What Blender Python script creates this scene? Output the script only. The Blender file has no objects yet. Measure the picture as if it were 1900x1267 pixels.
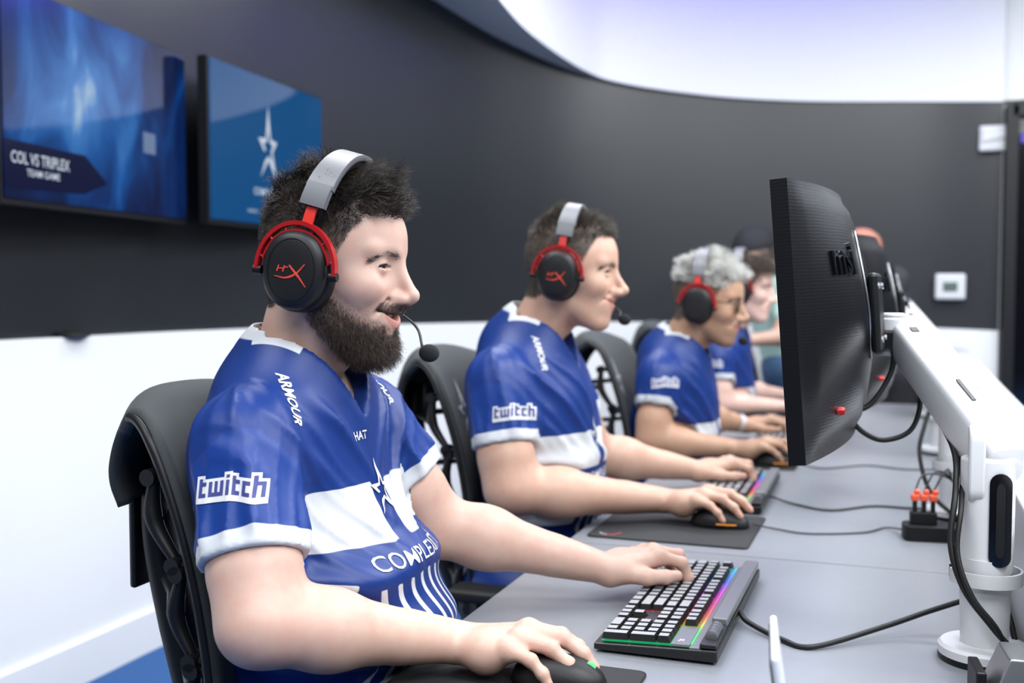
import bpy, bmesh, math, random
import numpy as np
from mathutils import Vector, Matrix
from mathutils.bvhtree import BVHTree

rng = np.random.default_rng(7)
random.seed(7)
SC = bpy.context.scene
COL = SC.collection

# ---------------------------------------------------------------- camera, world, exposure
cam_d = bpy.data.cameras.new('camera')
cam_d.sensor_width = 36.0
cam_d.lens = 2000.0 * 36.0 / 1900.0
cam_d.clip_start = 0.05
cam_d.dof.use_dof = True
cam_d.dof.focus_distance = 1.38
cam_d.dof.aperture_fstop = 3.6
cam = bpy.data.objects.new('camera', cam_d)
COL.objects.link(cam)
cam.location = (0, 0, 1.24)
cam.rotation_euler = (math.radians(90) - math.atan(103.5 / 2000.0), 0, math.radians(20))
SC.camera = cam

world = bpy.data.worlds.new('world'); SC.world = world
world.use_nodes = True
world.node_tree.nodes['Background'].inputs['Color'].default_value = (0.85, 0.9, 1.0, 1)
world.node_tree.nodes['Background'].inputs['Strength'].default_value = 0.3

SC.view_settings.view_transform = 'Standard'
SC.view_settings.look = 'None'
SC.view_settings.exposure = 0.28
SC.view_settings.gamma = 1.0
SC.view_settings.use_curve_mapping = False

SC.cycles.max_bounces = 5
SC.cycles.diffuse_bounces = 2
SC.cycles.glossy_bounces = 2
SC.cycles.transmission_bounces = 3
SC.cycles.caustics_reflective = False
SC.cycles.caustics_refractive = False

# ceiling light panels of the room (area lamps right under the ceiling)
CEIL = 3.05
LAMPS = [(-1.25, 0.3), (-1.25, 2.3), (-1.25, 4.2), (0.75, 0.3), (0.75, 2.3), (0.75, 4.2),
         (2.6, 0.3), (2.6, 2.3), (2.6, 4.2), (-0.3, -1.4), (1.8, -1.4)]
LAMP_W = 36.0

# ---------------------------------------------------------------- materials
MATS = {}
def mat(name, col, rough=0.5, metal=0.0, spec=0.5, emit=None, emit_s=0.0, noise=0.0, nscale=40.0, bump=0.0, bscale=300.0, coat=0.0, sheen=0.0):
    if name in MATS: return MATS[name]
    m = bpy.data.materials.new(name); m.use_nodes = True
    nt = m.node_tree; b = nt.nodes['Principled BSDF']
    c4 = (col[0], col[1], col[2], 1)
    b.inputs['Base Color'].default_value = c4
    b.inputs['Roughness'].default_value = rough
    b.inputs['Metallic'].default_value = metal
    b.inputs['Specular IOR Level'].default_value = spec
    b.inputs['Coat Weight'].default_value = coat
    b.inputs['Sheen Weight'].default_value = sheen
    if emit is not None:
        b.inputs['Emission Color'].default_value = (emit[0], emit[1], emit[2], 1)
        b.inputs['Emission Strength'].default_value = emit_s
    if noise > 0 or bump > 0:
        tc = nt.nodes.new('ShaderNodeTexCoord')
    if noise > 0:
        n = nt.nodes.new('ShaderNodeTexNoise'); n.inputs['Scale'].default_value = nscale; n.inputs['Detail'].default_value = 4
        nt.links.new(tc.outputs['Object'], n.inputs['Vector'])
        mx = nt.nodes.new('ShaderNodeMixRGB'); mx.inputs[1].default_value = tuple(max(0, c * (1 - noise)) for c in col) + (1,)
        mx.inputs[2].default_value = tuple(min(1, c * (1 + noise)) for c in col) + (1,)
        nt.links.new(n.outputs['Fac'], mx.inputs[0]); nt.links.new(mx.outputs[0], b.inputs['Base Color'])
    if bump > 0:
        n2 = nt.nodes.new('ShaderNodeTexNoise'); n2.inputs['Scale'].default_value = bscale; n2.inputs['Detail'].default_value = 3
        nt.links.new(tc.outputs['Object'], n2.inputs['Vector'])
        bp = nt.nodes.new('ShaderNodeBump'); bp.inputs['Strength'].default_value = bump; bp.inputs['Distance'].default_value = 0.002
        nt.links.new(n2.outputs['Fac'], bp.inputs['Height']); nt.links.new(bp.outputs['Normal'], b.inputs['Normal'])
    MATS[name] = m
    return m

def attr_mat(name, attr, rough=0.5, spec=0.5, sss=0.0, bump=0.0, bscale=300.0, mottle=0.0):
    """colour read from a point colour attribute of the thing itself (its own pigments)"""
    if name in MATS: return MATS[name]
    m = bpy.data.materials.new(name); m.use_nodes = True
    nt = m.node_tree; b = nt.nodes['Principled BSDF']
    a = nt.nodes.new('ShaderNodeAttribute'); a.attribute_name = attr
    out = a.outputs['Color']
    tc = nt.nodes.new('ShaderNodeTexCoord')
    if mottle > 0:
        n = nt.nodes.new('ShaderNodeTexNoise'); n.inputs['Scale'].default_value = 55; n.inputs['Detail'].default_value = 5
        nt.links.new(tc.outputs['Object'], n.inputs['Vector'])
        r = nt.nodes.new('ShaderNodeMapRange'); r.inputs[1].default_value = .3; r.inputs[2].default_value = .7
        r.inputs[3].default_value = 1 - mottle; r.inputs[4].default_value = 1 + mottle
        nt.links.new(n.outputs['Fac'], r.inputs[0])
        cmb = nt.nodes.new('ShaderNodeCombineColor')
        cmb.inputs[0].default_value = 1.0
        nt.links.new(r.outputs[0], cmb.inputs[1]); nt.links.new(r.outputs[0], cmb.inputs[2])
        mx = nt.nodes.new('ShaderNodeMixRGB'); mx.blend_type = 'MULTIPLY'; mx.inputs[0].default_value = 1
        nt.links.new(out, mx.inputs[1]); nt.links.new(cmb.outputs[0], mx.inputs[2]); out = mx.outputs[0]
    nt.links.new(out, b.inputs['Base Color'])
    b.inputs['Roughness'].default_value = rough
    b.inputs['Specular IOR Level'].default_value = spec
    if sss > 0:
        b.inputs['Subsurface Weight'].default_value = sss
        b.inputs['Subsurface Radius'].default_value = (0.012, 0.005, 0.003)
        b.inputs['Subsurface Scale'].default_value = 0.5
    if bump > 0:
        n2 = nt.nodes.new('ShaderNodeTexNoise'); n2.inputs['Scale'].default_value = bscale; n2.inputs['Detail'].default_value = 3
        nt.links.new(tc.outputs['Object'], n2.inputs['Vector'])
        bp = nt.nodes.new('ShaderNodeBump'); bp.inputs['Strength'].default_value = bump; bp.inputs['Distance'].default_value = 0.001
        nt.links.new(n2.outputs['Fac'], bp.inputs['Height']); nt.links.new(bp.outputs['Normal'], b.inputs['Normal'])
    MATS[name] = m
    return m

M_WHITE = mat('white_paint', (0.80, 0.81, 0.815), 0.55, noise=0.015, nscale=3)
M_BLACKWALL = mat('charcoal_paint', (0.0115, 0.0135, 0.0170), 0.36, spec=0.6, noise=0.12, nscale=2.0, bump=0.05, bscale=90)
M_CEIL = mat('ceiling_paint', (0.82, 0.83, 0.86), 0.7)
M_CARPET = mat('blue_carpet', (0.040, 0.105, 0.27), 0.95, spec=0.1, noise=0.25, nscale=160, bump=0.4, bscale=400)
M_BLACKPL = mat('black_plastic', (0.005, 0.005, 0.006), 0.42, spec=0.35)
M_BLACKMATTE = mat('black_matte_plastic', (0.006, 0.006, 0.007), 0.6, spec=0.3, bump=0.05, bscale=900)
M_RUBBER = mat('black_rubber', (0.006, 0.006, 0.006), 0.5, spec=0.4)
M_DARKGLASS = mat('dark_glass', (0.004, 0.004, 0.006), 0.08)
M_METALW = mat('white_enamel', (0.62, 0.63, 0.65), 0.35, noise=0.01, nscale=8)
M_METALG = mat('grey_metal', (0.42, 0.43, 0.45), 0.3, metal=0.9)
M_CHROME = mat('steel', (0.6, 0.6, 0.62), 0.22, metal=1.0)
M_DESK = mat('grey_laminate', (0.205, 0.218, 0.240), 0.34, spec=0.5, noise=0.05, nscale=60, bump=0.03, bscale=1200)
M_DESKEDGE = mat('dark_desk_edge', (0.03, 0.031, 0.034), 0.45)
M_RED = mat('red_anodised', (0.40, 0.010, 0.014), 0.32, metal=0.2)
M_REDPRINT = mat('red_print', (0.62, 0.05, 0.025), 0.5)
M_WHITEPRINT = mat('white_print', (0.62, 0.63, 0.65), 0.6)
M_BLUEPRINT = mat('blue_print', (0.035, 0.045, 0.20), 0.6)

# ---------------------------------------------------------------- mesh building helpers
def rot_to(a, b):
    """3x3 basis whose z runs from a to b"""
    z = np.asarray(b, float) - np.asarray(a, float); L = np.linalg.norm(z); z = z / max(L, 1e-9)
    t = np.array([0, 0, 1.0]) if abs(z[2]) < 0.95 else np.array([1.0, 0, 0])
    x = np.cross(t, z); x /= np.linalg.norm(x); y = np.cross(z, x)
    return np.stack([x, y, z], 1), L

def eul(rx, ry, rz):
    return np.array(Matrix.Rotation(rz, 3, 'Z') @ Matrix.Rotation(ry, 3, 'Y') @ Matrix.Rotation(rx, 3, 'X'))

class MB:
    def __init__(s): s.v = []; s.f = []; s.n = 0
    def add(s, v, f):
        v = np.asarray(v, float); s.v.append(v)
        s.f += [tuple(int(i) + s.n for i in q) for q in f]; s.n += len(v); return s
    def box(s, c, size, R=None):
        h = np.asarray(size, float) / 2
        v = np.array([[x, y, z] for x in (-1, 1) for y in (-1, 1) for z in (-1, 1)], float) * h
        if R is not None: v = v @ np.asarray(R).T
        return s.add(v + np.asarray(c, float), [(0, 1, 3, 2), (4, 6, 7, 5), (0, 4, 5, 1), (2, 3, 7, 6), (0, 2, 6, 4), (1, 5, 7, 3)])
    def cyl(s, a, b, r1, r2=None, n=20, cap=True):
        r2 = r1 if r2 is None else r2
        B, L = rot_to(a, b); t = np.linspace(0, 2 * math.pi, n, endpoint=False)
        ring = np.stack([np.cos(t), np.sin(t), 0 * t], 1)
        v = np.concatenate([ring * r1, ring * r2 + [0, 0, L]]) @ B.T + np.asarray(a, float)
        f = [(i, (i + 1) % n, n + (i + 1) % n, n + i) for i in range(n)]
        if cap: f += [tuple(range(n))[::-1], tuple(range(n, 2 * n))]
        return s.add(v, f)
    def tube(s, pts, r, n=8, cap=True, flat=1.0, upv=None):
        pts = np.asarray(pts, float); K = len(pts)
        rr = np.full(K, r) if np.isscalar(r) else np.asarray(r, float)
        tan = np.gradient(pts, axis=0); tan /= np.linalg.norm(tan, axis=1)[:, None] + 1e-12
        t0 = tan[0]; ref = np.array([0, 0, 1.0]) if upv is None else np.asarray(upv, float)
        if abs(t0 @ ref) > 0.95 * np.linalg.norm(ref): ref = np.array([1.0, 0, 0])
        x = np.cross(ref, t0); x /= np.linalg.norm(x); V = []
        ang = np.linspace(0, 2 * math.pi, n, endpoint=False)
        for k in range(K):
            x = x - tan[k] * (x @ tan[k]); x /= np.linalg.norm(x); y = np.cross(tan[k], x)
            V.append(pts[k] + rr[k] * (np.cos(ang)[:, None] * x + flat * np.sin(ang)[:, None] * y))
        f = [(k * n + i, k * n + (i + 1) % n, (k + 1) * n + (i + 1) % n, (k + 1) * n + i) for k in range(K - 1) for i in range(n)]
        if cap: f += [tuple(range(n))[::-1], tuple(range((K - 1) * n, K * n))]
        return s.add(np.concatenate(V), f)
    def lathe(s, prof, n=28, c=(0, 0, 0), R=None, sx=1.0, sy=1.0):
        prof = np.asarray(prof, float); K = len(prof)
        t = np.linspace(0, 2 * math.pi, n, endpoint=False)
        v = np.concatenate([np.stack([p[0] * np.cos(t) * sx, p[0] * np.sin(t) * sy, np.full(n, p[1])], 1) for p in prof])
        if R is not None: v = v @ np.asarray(R).T
        f = [(k * n + i, k * n + (i + 1) % n, (k + 1) * n + (i + 1) % n, (k + 1) * n + i) for k in range(K - 1) for i in range(n)]
        f += [tuple(range(n))[::-1], tuple(range((K - 1) * n, K * n))]
        return s.add(v + np.asarray(c, float), f)
    def grid(s, G, closeu=False):
        G = np.asarray(G, float); a, b = G.shape[:2]
        f = [(i * b + j, i * b + j + 1, ((i + 1) % a) * b + j + 1, ((i + 1) % a) * b + j) for i in range(a if closeu else a - 1) for j in range(b - 1)]
        return s.add(G.reshape(-1, 3), f)
    def prism(s, poly, h, c=(0, 0, 0), R=None):
        """polygon in xy pushed along z by h"""
        p = np.asarray(poly, float); n = len(p)
        v = np.concatenate([np.c_[p, np.zeros(n)], np.c_[p, np.full(n, h)]])
        if R is not None: v = v @ np.asarray(R).T
        f = [tuple(range(n))[::-1], tuple(range(n, 2 * n))] + [(i, (i + 1) % n, n + (i + 1) % n, n + i) for i in range(n)]
        return s.add(v + np.asarray(c, float), f)
    def verts(s): return np.concatenate(s.v)

def new_mesh(name, v, f, m=None, smooth=True):
    me = bpy.data.meshes.new(name)
    v = np.asarray(v, np.float32)
    if isinstance(f, np.ndarray):
        k = f.shape[1]
        me.vertices.add(len(v)); me.vertices.foreach_set('co', v.ravel())
        me.loops.add(f.size); me.loops.foreach_set('vertex_index', f.astype(np.int32).ravel())
        me.polygons.add(len(f)); me.polygons.foreach_set('loop_start', np.arange(0, f.size, k, dtype=np.int32))
        me.polygons.foreach_set('loop_total', np.full(len(f), k, np.int32))
        me.update(calc_edges=True)
    else:
        me.from_pydata([tuple(map(float, q)) for q in v], [], f); me.update()
    if m is not None: me.materials.append(m)
    if smooth:
        me.polygons.foreach_set('use_smooth', np.ones(len(me.polygons), bool))
    return me

def obj(name, mb, m, parent=None, smooth=False, bevel=0.0, seg=2, solid=0.0, sub=0, auto=None, loc=None):
    """link ONE mesh object; parent's local frame is the frame of the vertices"""
    me = mb if isinstance(mb, bpy.types.Mesh) else new_mesh(name, mb.verts(), mb.f, m, smooth)
    if isinstance(mb, bpy.types.Mesh) and m is not None and not me.materials: me.materials.append(m)
    o = bpy.data.objects.new(name, me); COL.objects.link(o)
    if parent is not None: o.parent = parent
    if loc is not None: o.location = loc
    if solid: md = o.modifiers.new('s', 'SOLIDIFY'); md.thickness = solid; md.offset = 0
    if bevel: md = o.modifiers.new('b', 'BEVEL'); md.width = bevel; md.segments = seg; md.limit_method = 'ANGLE'; md.angle_limit = math.radians(35); md.harden_normals = False
    if sub: md = o.modifiers.new('u', 'SUBSURF'); md.levels = sub; md.render_levels = sub
    if auto is not None:
        for e in me.polygons: e.use_smooth = True
        me.set_sharp_from_angle(angle=math.radians(auto))
    return o

def tag(o, label=None, cat=None, group=None, kind=None):
    if label: o['label'] = label
    if cat: o['category'] = cat
    if group: o['group'] = group
    if kind: o['kind'] = kind
    return o

def thing(name, label, cat, loc=(0, 0, 0), rz=0.0, group=None):
    o = bpy.data.objects.new(name, None); COL.objects.link(o)
    o.empty_display_size = 0.05
    o.location = loc; o.rotation_euler = (0, 0, rz)
    return tag(o, label, cat, group)

def copy_tree(o, parent=None):
    c = o.copy(); COL.objects.link(c)
    if parent is not None: c.parent = parent
    for ch in list(o.children): copy_tree(ch, c)
    return c

def crv(pts, n=40):
    """smooth open curve (Catmull-Rom) through points"""
    P = np.asarray(pts, float); P = np.vstack([2 * P[0] - P[1], P, 2 * P[-1] - P[-2]])
    out = []; m = len(P) - 3; per = max(2, n // m)
    for i in range(m):
        t = np.linspace(0, 1, per, endpoint=(i == m - 1))[:, None]
        a, b, c, d = P[i:i + 4]
        out.append(0.5 * ((2 * b) + (c - a) * t + (2 * a - 5 * b + 4 * c - d) * t ** 2 + (3 * b - a - 3 * c + d) * t ** 3))
    return np.concatenate(out)

_tcache = {}
def text_geo(s, size=1.0, bold=0.0, shear=0.0, spacing=1.0):
    """flat lettering as (verts2d, faces), centred; height measured in 'size'"""
    key = (s, bold, shear, spacing)
    if key not in _tcache:
        cu = bpy.data.curves.new('lettering', 'FONT'); cu.body = s; cu.align_x = 'CENTER'; cu.align_y = 'CENTER'
        cu.size = 1.0; cu.offset = bold; cu.shear = shear; cu.resolution_u = 3; cu.space_character = spacing
        o = bpy.data.objects.new('lettering', cu); COL.objects.link(o)
        dg = bpy.context.evaluated_depsgraph_get(); dg.update()
        me = bpy.data.meshes.new_from_object(o.evaluated_get(dg))
        bm = bmesh.new(); bm.from_mesh(me); bmesh.ops.triangulate(bm, faces=bm.faces)
        bm.verts.index_update()
        v = np.array([q.co[:2] for q in bm.verts]); f = [tuple(x.index for x in q.verts) for q in bm.faces]
        bm.free(); bpy.data.objects.remove(o); bpy.data.curves.remove(cu); bpy.data.meshes.remove(me)
        _tcache[key] = (v, f)
    v, f = _tcache[key]
    return v * size, f

def flat_text(name, s, size, m, parent, origin, ux, uy, bold=0.0, shear=0.0, sx=1.0, spacing=1.0, off=0.0):
    v, f = text_geo(s, size, bold, shear, spacing)
    ux = np.asarray(ux, float); uy = np.asarray(uy, float); nz = np.cross(ux, uy)
    V = np.asarray(origin, float) + v[:, :1] * ux * sx + v[:, 1:] * uy + nz * off
    return obj(name, new_mesh(name, V, f, m, False), None, parent)

def star_poly(R=1.0, r=0.4, n=5, stretch=1.0):
    a = np.pi / 2 + np.arange(2 * n) * np.pi / n
    rad = np.where(np.arange(2 * n) % 2 == 0, R, r)
    p = np.stack([rad * np.cos(a), rad * np.sin(a)], 1); p[:, 1] *= np.where(p[:, 1] > 0, stretch, 1.0)
    return p

def star_logo(scale=1.0):
    """the open five-point star emblem: outline with a hollow core and a gap at one arm; list of quads in 2d"""
    o = star_poly(1.0, 0.40); o[0] *= 1.45; o[2] *= 0.95; o[8] *= 0.85
    o[4] *= 1.25; o[6] *= 1.35
    i = o * 0.50; i[0] = o[0] * 0.42; i[4] = o[4] * .40; i[6] = o[6] * .40
    i[1::2] = o[1::2] * 0.62
    V = np.concatenate([o, i]) * scale; F = []
    for k in range(10):
        if k in (3,): continue
        F.append((k, (k + 1) % 10, 10 + (k + 1) % 10, 10 + k))
    return V, F
# ---------------------------------------------------------------- the room shell
CAMF = np.array([-math.sin(math.radians(20)), math.cos(math.radians(20))])
CAMR = np.array([math.cos(math.radians(20)), math.sin(math.radians(20))])
# plan of the curved wall (x, y), ledge height and top of the dark band
WALL = [(-2.45, -2.6, 1.085, 2.95), (-2.45, -0.5, 1.085, 2.95), (-2.42, 1.6, 1.085, 2.90), (-2.40, 2.37, 1.085, 2.86), (-2.40, 2.72, 1.082, 2.84),
        (-2.40, 3.05, 1.08, 2.82), (-2.36, 3.55, 1.075, 2.78), (-2.29, 4.05, 1.07, 2.72), (-2.10, 4.68, 1.06, 2.60),
        (-1.87, 5.13, 1.055, 2.46), (-1.52, 5.54, 1.048, 2.33), (-1.05, 5.80, 1.04, 2.26), (-0.55, 5.94, 1.033, 2.22), (0.05, 6.02, 1.022, 2.195),
        (0.45, 6.0, 1.01, 2.17)]
def smooth_path(W, n=90):
    return crv(np.array(W, float), n)
wp = smooth_path(WALL, 112)
def normals2(p):
    t = np.gradient(p[:, :2], axis=0); t /= np.linalg.norm(t, axis=1)[:, None]
    return np.stack([t[:, 1], -t[:, 0]], 1)   # points into the room (right of travel)
wn = normals2(wp)
def band(name, z0, z1, off, m, thick=0.0, path=wp, nn=wn):
    z0 = np.broadcast_to(z0, len(path)); z1 = np.broadcast_to(z1, len(path)); off = np.broadcast_to(off, len(path))
    q = path[:, :2] + nn * off[:, None]
    b = MB()
    if thick:
        qb = path[:, :2] + nn * (off - thick)[:, None]
        G = np.stack([np.c_[q, z0], np.c_[q, z1], np.c_[qb, z1], np.c_[qb, z0], np.c_[q, z0]], 1)
    else:
        G = np.stack([np.c_[q, z0], np.c_[q, z1]], 1)
    b.grid(G)
    return tag(obj(name, b, m, smooth=False, auto=30), kind='structure')
band('wall_curved_ledge', 0.0, wp[:, 2], 0.0, M_WHITE, thick=0.2)['label'] = 'white lower curved wall below the dark band'
band('wall_curved_dark', wp[:, 2] - 0.01, wp[:, 3] + 0.02, -0.035, M_BLACKWALL, thick=0.16)['label'] = 'charcoal painted curved wall band behind the players'
# white soffit: stands proud of the dark wall on the left, meets it further along
sof = np.clip(np.interp(np.arange(len(wp)), [0, 40, 64, 72, 80, len(wp)], [0.55, 0.50, 0.36, 0.20, 0.03, 0.0]), 0, 1)
band('wall_soffit', wp[:, 3], CEIL + 0.05, sof - 0.028, M_WHITE, thick=0.75)['label'] = 'white curved soffit above the charcoal wall'
band('baseboard_curved', 0.0, 0.135, 0.018, M_WHITE, thick=0.03)['label'] = 'white baseboard along the blue carpet'
b = MB(); b.box((0.6, 1.7, -0.05), (7.4, 9.6, 0.1)); tag(obj('floor', b, M_CARPET), 'blue carpet floor', kind='structure')
b = MB(); b.box((0.6, 1.7, CEIL + 0.06), (7.4, 9.6, 0.1)); tag(obj('ceiling', b, M_CEIL), 'white ceiling', kind='structure')
# far end with a dark glazed opening, right side and rear of the room
b = MB(); b.box((2.5, 6.12, 2.66), (4.2, 0.12, 0.96)); tag(obj('wall_far', b, M_WHITE), 'white wall above the dark opening', kind='structure')
b = MB(); b.box((2.95, 6.10, 1.08), (3.0, 0.10, 2.2)); tag(obj('wall_far_right', b, M_BLACKWALL), 'charcoal wall beyond the dark opening', kind='structure')
b = MB(); b.box((4.25, 1.7, 1.32), (0.1, 9.6, 2.64)); tag(obj('wall_right_dark', b, M_BLACKWALL), 'charcoal wall on the right side of the room', kind='structure')
b = MB(); b.box((4.2, 1.7, 2.86), (0.2, 9.6, 0.48)); tag(obj('wall_right_white', b, M_WHITE), 'white band above the charcoal right wall', kind='structure')
b = MB(); b.box((0.6, -2.75, 1.5), (7.4, 0.1, 3.2)); tag(obj('wall_rear', b, M_BLACKWALL), 'charcoal rear wall behind the camera', kind='structure')
# dark doorway at the end of the wall: frame, glass leaf, interior
d = thing('door_1', 'black framed glass door at the end of the charcoal wall', None, (0.98, 6.0, 0)); tag(d, kind='structure')
b = MB(); b.box((-0.49, 0, 1.07), (0.06, 0.16, 2.14)); obj('door_frame', b, M_BLACKPL, d, bevel=0.004)
b = MB(); b.box((0.49, 0, 1.07), (0.06, 0.16, 2.14)); obj('door_frame', b, M_BLACKPL, d, bevel=0.004)
b = MB(); b.box((0, 0, 2.115), (0.98, 0.16, 0.07)); obj('door_frame', b, M_BLACKPL, d, bevel=0.004)
b = MB(); b.box((-0.2, 0.03, 1.04), (0.54, 0.03, 2.05)); obj('glass_leaf', b, M_DARKGLASS, d)
b = MB(); b.box((0.27, 0.03, 1.04), (0.40, 0.03, 2.05)); obj('glass_leaf', b, M_DARKGLASS, d)
b = MB(); b.cyl((-0.33, -0.05, 0.75), (-0.33, -0.05, 1.55), 0.009); b.cyl((-0.33, -0.05, 0.8), (-0.33, 0.02, 0.8), 0.006); b.cyl((-0.33, -0.05, 1.5), (-0.33, 0.02, 1.5), 0.006)
obj('handle', b, M_METALG, d, auto=40)
M_INDIGO = mat('indigo_led', (0.01, 0.01, 0.05), 0.4, emit=(0.12, 0.08, 1.0), emit_s=0.5)
b = MB(); b.box((-0.42, -0.01, 1.98), (0.05, 0.01, 0.05)); obj('status_light', b, M_INDIGO, d)
# ceiling lamps
for i, (x, y) in enumerate(LAMPS):
    ld = bpy.data.lights.new('ceiling_panel_lamp', 'AREA'); ld.shape = 'RECTANGLE'; ld.size = 1.2; ld.size_y = 0.9
    ld.energy = LAMP_W * (1.55 if x > 0 else 0.85); ld.color = (0.965, 0.985, 1.0)
    lo = bpy.data.objects.new('ceiling_panel_lamp', ld); COL.objects.link(lo); lo.location = (x, y, CEIL - 0.03)
    t = thing('ceiling_panel', 'flat white rectangular ceiling light panel above the desks', 'ceiling light', (x, y, CEIL), group='ceiling light panels out of view overhead')
    b = MB()
    for sx in (-1, 1): b.box((sx * 0.615, 0, -0.01), (0.03, 0.96, 0.05))
    for sy in (-1, 1): b.box((0, sy * 0.465, -0.01), (1.2, 0.03, 0.05))
    obj('frame', b, M_METALW, t)
# violet light strip in the cove over the soffit
M_VIOLET = mat('violet_led', (0.1, 0.05, 0.3), 0.5, emit=(0.20, 0.14, 1.0), emit_s=16.0)
sel = slice(74, 108)
q = wp[sel, :2] + wn[sel] * (sof[sel, None] + 0.07)
st = MB(); st.tube(np.c_[q, np.full(len(q), CEIL - 0.03)], 0.012, 6)
tag(obj('light_strip', st, M_VIOLET), 'violet LED strip running along the top of the white soffit', 'light strip')

# ---------------------------------------------------------------- wall devices
t = thing('thermostat', 'white square thermostat with dark grey display on charcoal wall', 'thermostat', (0.22, 5.985, 1.235))
b = MB(); b.box((0, 0.02, 0), (0.148, 0.03, 0.135)); obj('housing', b, M_METALW, t, bevel=0.014, seg=4)
M_LCD = mat('lcd_panel', (0.10, 0.14, 0.12), 0.25); b = MB(); b.box((0, 0.003, 0.0), (0.068, 0.006, 0.045)); obj('display', b, M_LCD, t)
t = thing('wall_sensor', 'white square sensor with a folded cover high on charcoal wall', 'sensor', (0.41, 5.985, 1.985))
b = MB(); b.box((0, 0.02, 0), (0.138, 0.03, 0.13)); obj('housing', b, M_METALW, t, bevel=0.012, seg=4)
b = MB(); b.prism([(-0.055, -0.02), (0.055, 0.0), (0.055, 0.035), (-0.055, 0.05)], 0.012, (0, 0.006, 0), np.array([[1, 0, 0], [0, 0, -1], [0, 1, 0]])); obj('cover', b, M_METALW, t, bevel=0.003)

# ---------------------------------------------------------------- wall screens
def screen_mat(name, kind):
    m = bpy.data.materials.new(name); m.use_nodes = True; nt = m.node_tree; b = nt.nodes['Principled BSDF']
    b.inputs['Base Color'].default_value = (0.004, 0.005, 0.008, 1); b.inputs['Roughness'].default_value = 0.05; b.inputs['Specular IOR Level'].default_value = 0.5
    tc = nt.nodes.new('ShaderNodeTexCoord')
    if kind == 'solid':
        b.inputs['Emission Color'].default_value = (0.0, 0.085, 0.27, 1); b.inputs['Emission Strength'].default_value = 0.62
    else:
        n = nt.nodes.new('ShaderNodeTexNoise'); n.inputs['Scale'].default_value = 3.1; n.inputs['Detail'].default_value = 6; n.inputs['Distortion'].default_value = 0.9
        mp = nt.nodes.new('ShaderNodeMapping'); mp.inputs['Scale'].default_value = (1.5, 1.5, 0.75); mp.inputs['Location'].default_value = (0.35, 0.15, 0.2)
        nt.links.new(tc.outputs['Object'], mp.inputs['Vector']); nt.links.new(mp.outputs[0], n.inputs['Vector'])
        # a bright source near the upper middle of the picture shown
        vd = nt.nodes.new('ShaderNodeVectorMath'); vd.operation = 'DISTANCE'; vd.inputs[1].default_value = (0.0, -0.06, 0.075)
        nt.links.new(tc.outputs['Object'], vd.inputs[0])
        mr = nt.nodes.new('ShaderNodeMapRange'); mr.inputs[1].default_value = 0.0; mr.inputs[2].default_value = 0.45; mr.inputs[3].default_value = 0.36; mr.inputs[4].default_value = -0.10
        nt.links.new(vd.outputs['Value'], mr.inputs[0])
        ad = nt.nodes.new('ShaderNodeMath'); ad.operation = 'ADD'; nt.links.new(n.outputs['Fac'], ad.inputs[0]); nt.links.new(mr.outputs[0], ad.inputs[1])
        cr = nt.nodes.new('ShaderNodeValToRGB'); e = cr.color_ramp.elements
        e[0].position = 0.30; e[0].color = (0.0, 0.006, 0.055, 1); e[1].position = 0.97; e[1].color = (0.65, 0.85, 0.95, 1)
        x = e.new(0.47); x.color = (0.0, 0.030, 0.17, 1); x = e.new(0.62); x.color = (0.004, 0.10, 0.40, 1); x = e.new(0.80); x.color = (0.06, 0.26, 0.70, 1)
        nt.links.new(ad.outputs[0], cr.inputs[0]); nt.links.new(cr.outputs[0], b.inputs['Emission Color']); b.inputs['Emission Strength'].default_value = 0.58
    return m
def wall_tv(label, a, bpt, zc, h, kind, drop=0.0):
    """a, bpt: plan points of the left and right edge of the screen front"""
    a = np.array(a, float); c = np.array(bpt, float); w = np.linalg.norm(c - a); mid = (a + c) / 2
    ang = math.atan2(c[1] - a[1], c[0] - a[0]) - math.pi / 2      # local +y runs from left to right edge, local +x to the room
    t = thing('wall_tv', label, 'television', (mid[0], mid[1], zc), ang)
    b = MB(); b.box((-0.022, 0, 0), (0.04, w, h)); obj('casing', b, M_BLACKPL, t, bevel=0.003)
    b = MB(); b.box((0.0, 0, 0.004), (0.006, w - 0.016, h - 0.024)); s = obj('screen', b, screen_mat('screen_' + kind, kind), t)
    b = MB(); b.box((-0.06, 0, 0), (0.06, w * 0.4, h * 0.5)); obj('wall_mount', b, M_BLACKPL, t)
    return t, w, h
M_SCRWHITE = mat('screen_white', (0.02, 0.02, 0.02), 0.2, emit=(0.72, 0.82, 0.95), emit_s=0.62)
M_SCRNAVY = mat('screen_navy', (0.003, 0.003, 0.01), 0.12, emit=(0.0, 0.003, 0.03), emit_s=0.6)
M_SCRGREY = mat('screen_grey', (0.02, 0.02, 0.02), 0.2, emit=(0.16, 0.24, 0.42), emit_s=0.6)
t1, w1, h1 = wall_tv('wide wall television showing a blue smoky game scene', (-2.155, 2.140), (-2.30, 3.085), 1.735, 0.57, 'scene')
t2, w2, h2 = wall_tv('wall television with a white star emblem on plain blue, right of the game scene', (-2.215, 3.045 + 0.05), (-2.285, 3.97), 1.735, 0.565, 'solid')
UY = (0, 1, 0); UZ = (0, 0, 1)
b = MB(); b.prism([(-w1 / 2 + 0.006, -0.245), (-w1 / 2 + 0.35, -0.235), (-w1 / 2 + 0.47, -0.195), (-w1 / 2 + 0.36, -0.125), (-w1 / 2 + 0.006, -0.12)], 0.002, (0.003, 0, 0), np.array([[0, 0, 1], [1, 0, 0], [0, 1, 0]]))
obj('caption_plate', b, M_SCRNAVY, t1)
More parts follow.
